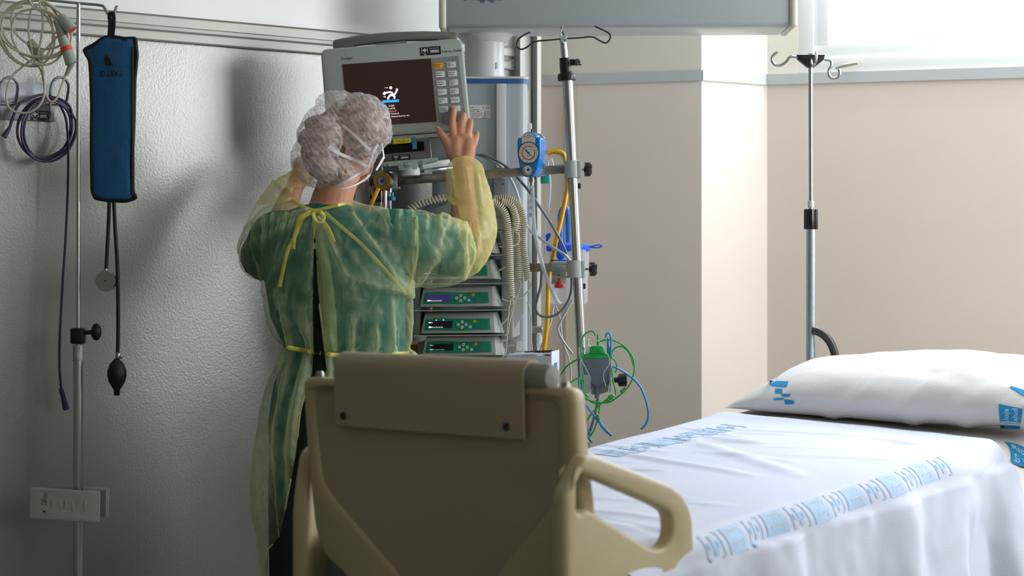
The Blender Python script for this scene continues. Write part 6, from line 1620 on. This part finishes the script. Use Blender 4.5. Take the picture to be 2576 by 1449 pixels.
for i, v in enumerate(gw.v):
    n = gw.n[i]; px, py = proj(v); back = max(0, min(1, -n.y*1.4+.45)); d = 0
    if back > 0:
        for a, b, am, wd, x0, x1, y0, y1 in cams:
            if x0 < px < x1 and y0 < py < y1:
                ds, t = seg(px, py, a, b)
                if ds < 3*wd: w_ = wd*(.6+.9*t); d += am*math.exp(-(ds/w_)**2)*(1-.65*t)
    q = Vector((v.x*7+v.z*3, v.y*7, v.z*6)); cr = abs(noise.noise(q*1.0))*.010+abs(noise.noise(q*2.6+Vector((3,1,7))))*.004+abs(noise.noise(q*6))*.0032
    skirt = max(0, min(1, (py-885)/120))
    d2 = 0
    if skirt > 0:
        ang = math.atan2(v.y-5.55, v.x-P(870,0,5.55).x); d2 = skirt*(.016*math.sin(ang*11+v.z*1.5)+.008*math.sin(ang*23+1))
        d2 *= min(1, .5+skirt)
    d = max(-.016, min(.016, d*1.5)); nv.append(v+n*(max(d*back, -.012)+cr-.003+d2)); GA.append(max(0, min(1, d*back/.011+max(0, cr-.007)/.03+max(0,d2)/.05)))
gw.v = nv
# the gown stays open down the back: cut the slit and the gap below the tie
neck_cut = [(733,498),(742,506),(768,521),(794,528),(830,522),(862,513),(882,508),(886,490),(880,470),(740,470)]
slit(gw, [gap_up, gap_dn])
slit(gw, [neck_cut], 9)
gw.f = [f for f in gw.f if sum(gw.v[i].z for i in f)/len(f) > .34]
gw.mi = []
for f in gw.f:
    c = gw.v[f[0]]; px, py = proj(c)
    gw.mi.append(1 if (px > 1100 and (px-1100)*1.3 > (py-545)*.0+70+fr_.uniform(-1,1)*0 and px > 1168-(620-py)*.75*(py < 620)) or (py < 512 and (px > 1080 or px < 790)) else 0)
# zones: sleeves are the same cloth, darker scrubs only show under the body
gt = bvh(gw)
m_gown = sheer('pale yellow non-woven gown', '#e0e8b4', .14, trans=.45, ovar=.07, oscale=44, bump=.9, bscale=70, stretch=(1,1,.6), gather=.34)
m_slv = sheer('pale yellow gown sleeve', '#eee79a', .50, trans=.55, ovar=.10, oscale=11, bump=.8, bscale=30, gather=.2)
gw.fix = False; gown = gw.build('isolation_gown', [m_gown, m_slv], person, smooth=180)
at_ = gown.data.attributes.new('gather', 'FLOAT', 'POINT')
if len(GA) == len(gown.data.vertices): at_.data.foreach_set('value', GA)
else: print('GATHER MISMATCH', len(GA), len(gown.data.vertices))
m_tie = sheer('yellow gown tape', '#eadf6a', .9, trans=.35, ovar=.03, bump=.2)
m_seam = sheer('gown seam', '#e3e494', .62, trans=.4, ovar=.06)
def ribbon(pts, r_, mt, name, off=.004, k=5):
    m = M(); q = smoothpath([Vector((x, y, 0)) for x, y in pts], k)
    m.tube([onto(gt, v.x, v.y, off, 5.42) for v in q], r_, 8, 0, flat=(0,1,0)); return m.build(name, mt, gown, smooth=60)
def smooth3(pts):
    return pts
ribbon([(733,503),(752,514),(775,524),(792,529),(820,523),(850,516),(879,510)], .0042, m_tie, 'neck_binding', .003)
ribbon([(787,531),(768,540),(752,550),(746,575),(740,600),(738,626)], .0052, m_tie, 'tie_tail', .010)
ribbon([(786,534),(762,548),(744,590),(724,630),(712,680),(703,722)], .0050, m_tie, 'tie_tail', .008)
ribbon([(808,552),(820,566),(830,583),(836,597),(840,609)], .0048, m_tie, 'tie_tail', .009)
m = M(); base = onto(gt, 792, 532, .010, 5.42)
lp = [(794,532),(806,533),(814,541),(814,552),(806,560),(797,557),(790,547),(789,537)]
m.tube([onto(gt, x, y, .014+.008*(k % 3 == 1), 5.42) for k, (x, y) in enumerate(lp)], .0050, 8, 5, closed=True, flat=(0,1,0)); m.ball(base, (.010,.007,.007)); m.build('bow', m_tie, gown, smooth=60)
ribbon([(817,534),(860,572),(910,615),(966,676),(1022,742)], .0050, m_seam, 'seam', .002)
ribbon([(1046,552),(1050,600),(1048,650),(1036,700),(1025,742)], .0034, m_seam, 'seam', .002)
ribbon([(790,556),(792,640),(797,720),(808,800),(818,884)], .0022, m_seam, 'hem', .002)
ribbon([(787,940),(757,1030),(744,1143),(722,1255),(706,1346),(672,1386),(668,1449)], .0022, m_seam, 'hem', .003)
ribbon([(722,873),(745,878),(774,884),(814,890),(855,894),(900,896),(960,894),(1030,888)], .0058, m_tie, 'waist_tie', .006)
# second layer of the gown's overlapping back edge
m = M(); vs = []; fs = []
L_ = [(792,556),(795,640),(800,720),(809,800),(820,884)]; R_2 = [(806,556),(826,640),(838,720),(846,800),(850,884)]
Ls = smoothpath([Vector((*p, 0)) for p in L_], 8); Rs = smoothpath([Vector((*p, 0)) for p in R_2], 8)
for a, b in zip(Ls, Rs):
    for j in range(5): q = a.lerp(b, j/4); vs.append(onto(gt, q.x, q.y, .003, 5.42))
for i in range(len(Ls)-1):
    for j in range(4): k = i*5+j; fs.append((k, k+1, k+6, k+5))
m.raw(vs, fs); m.fix = False; m.build('hem_band', sheer('double gown layer', '#cdd88c', .34, trans=.4, ovar=.06), gown, smooth=180)
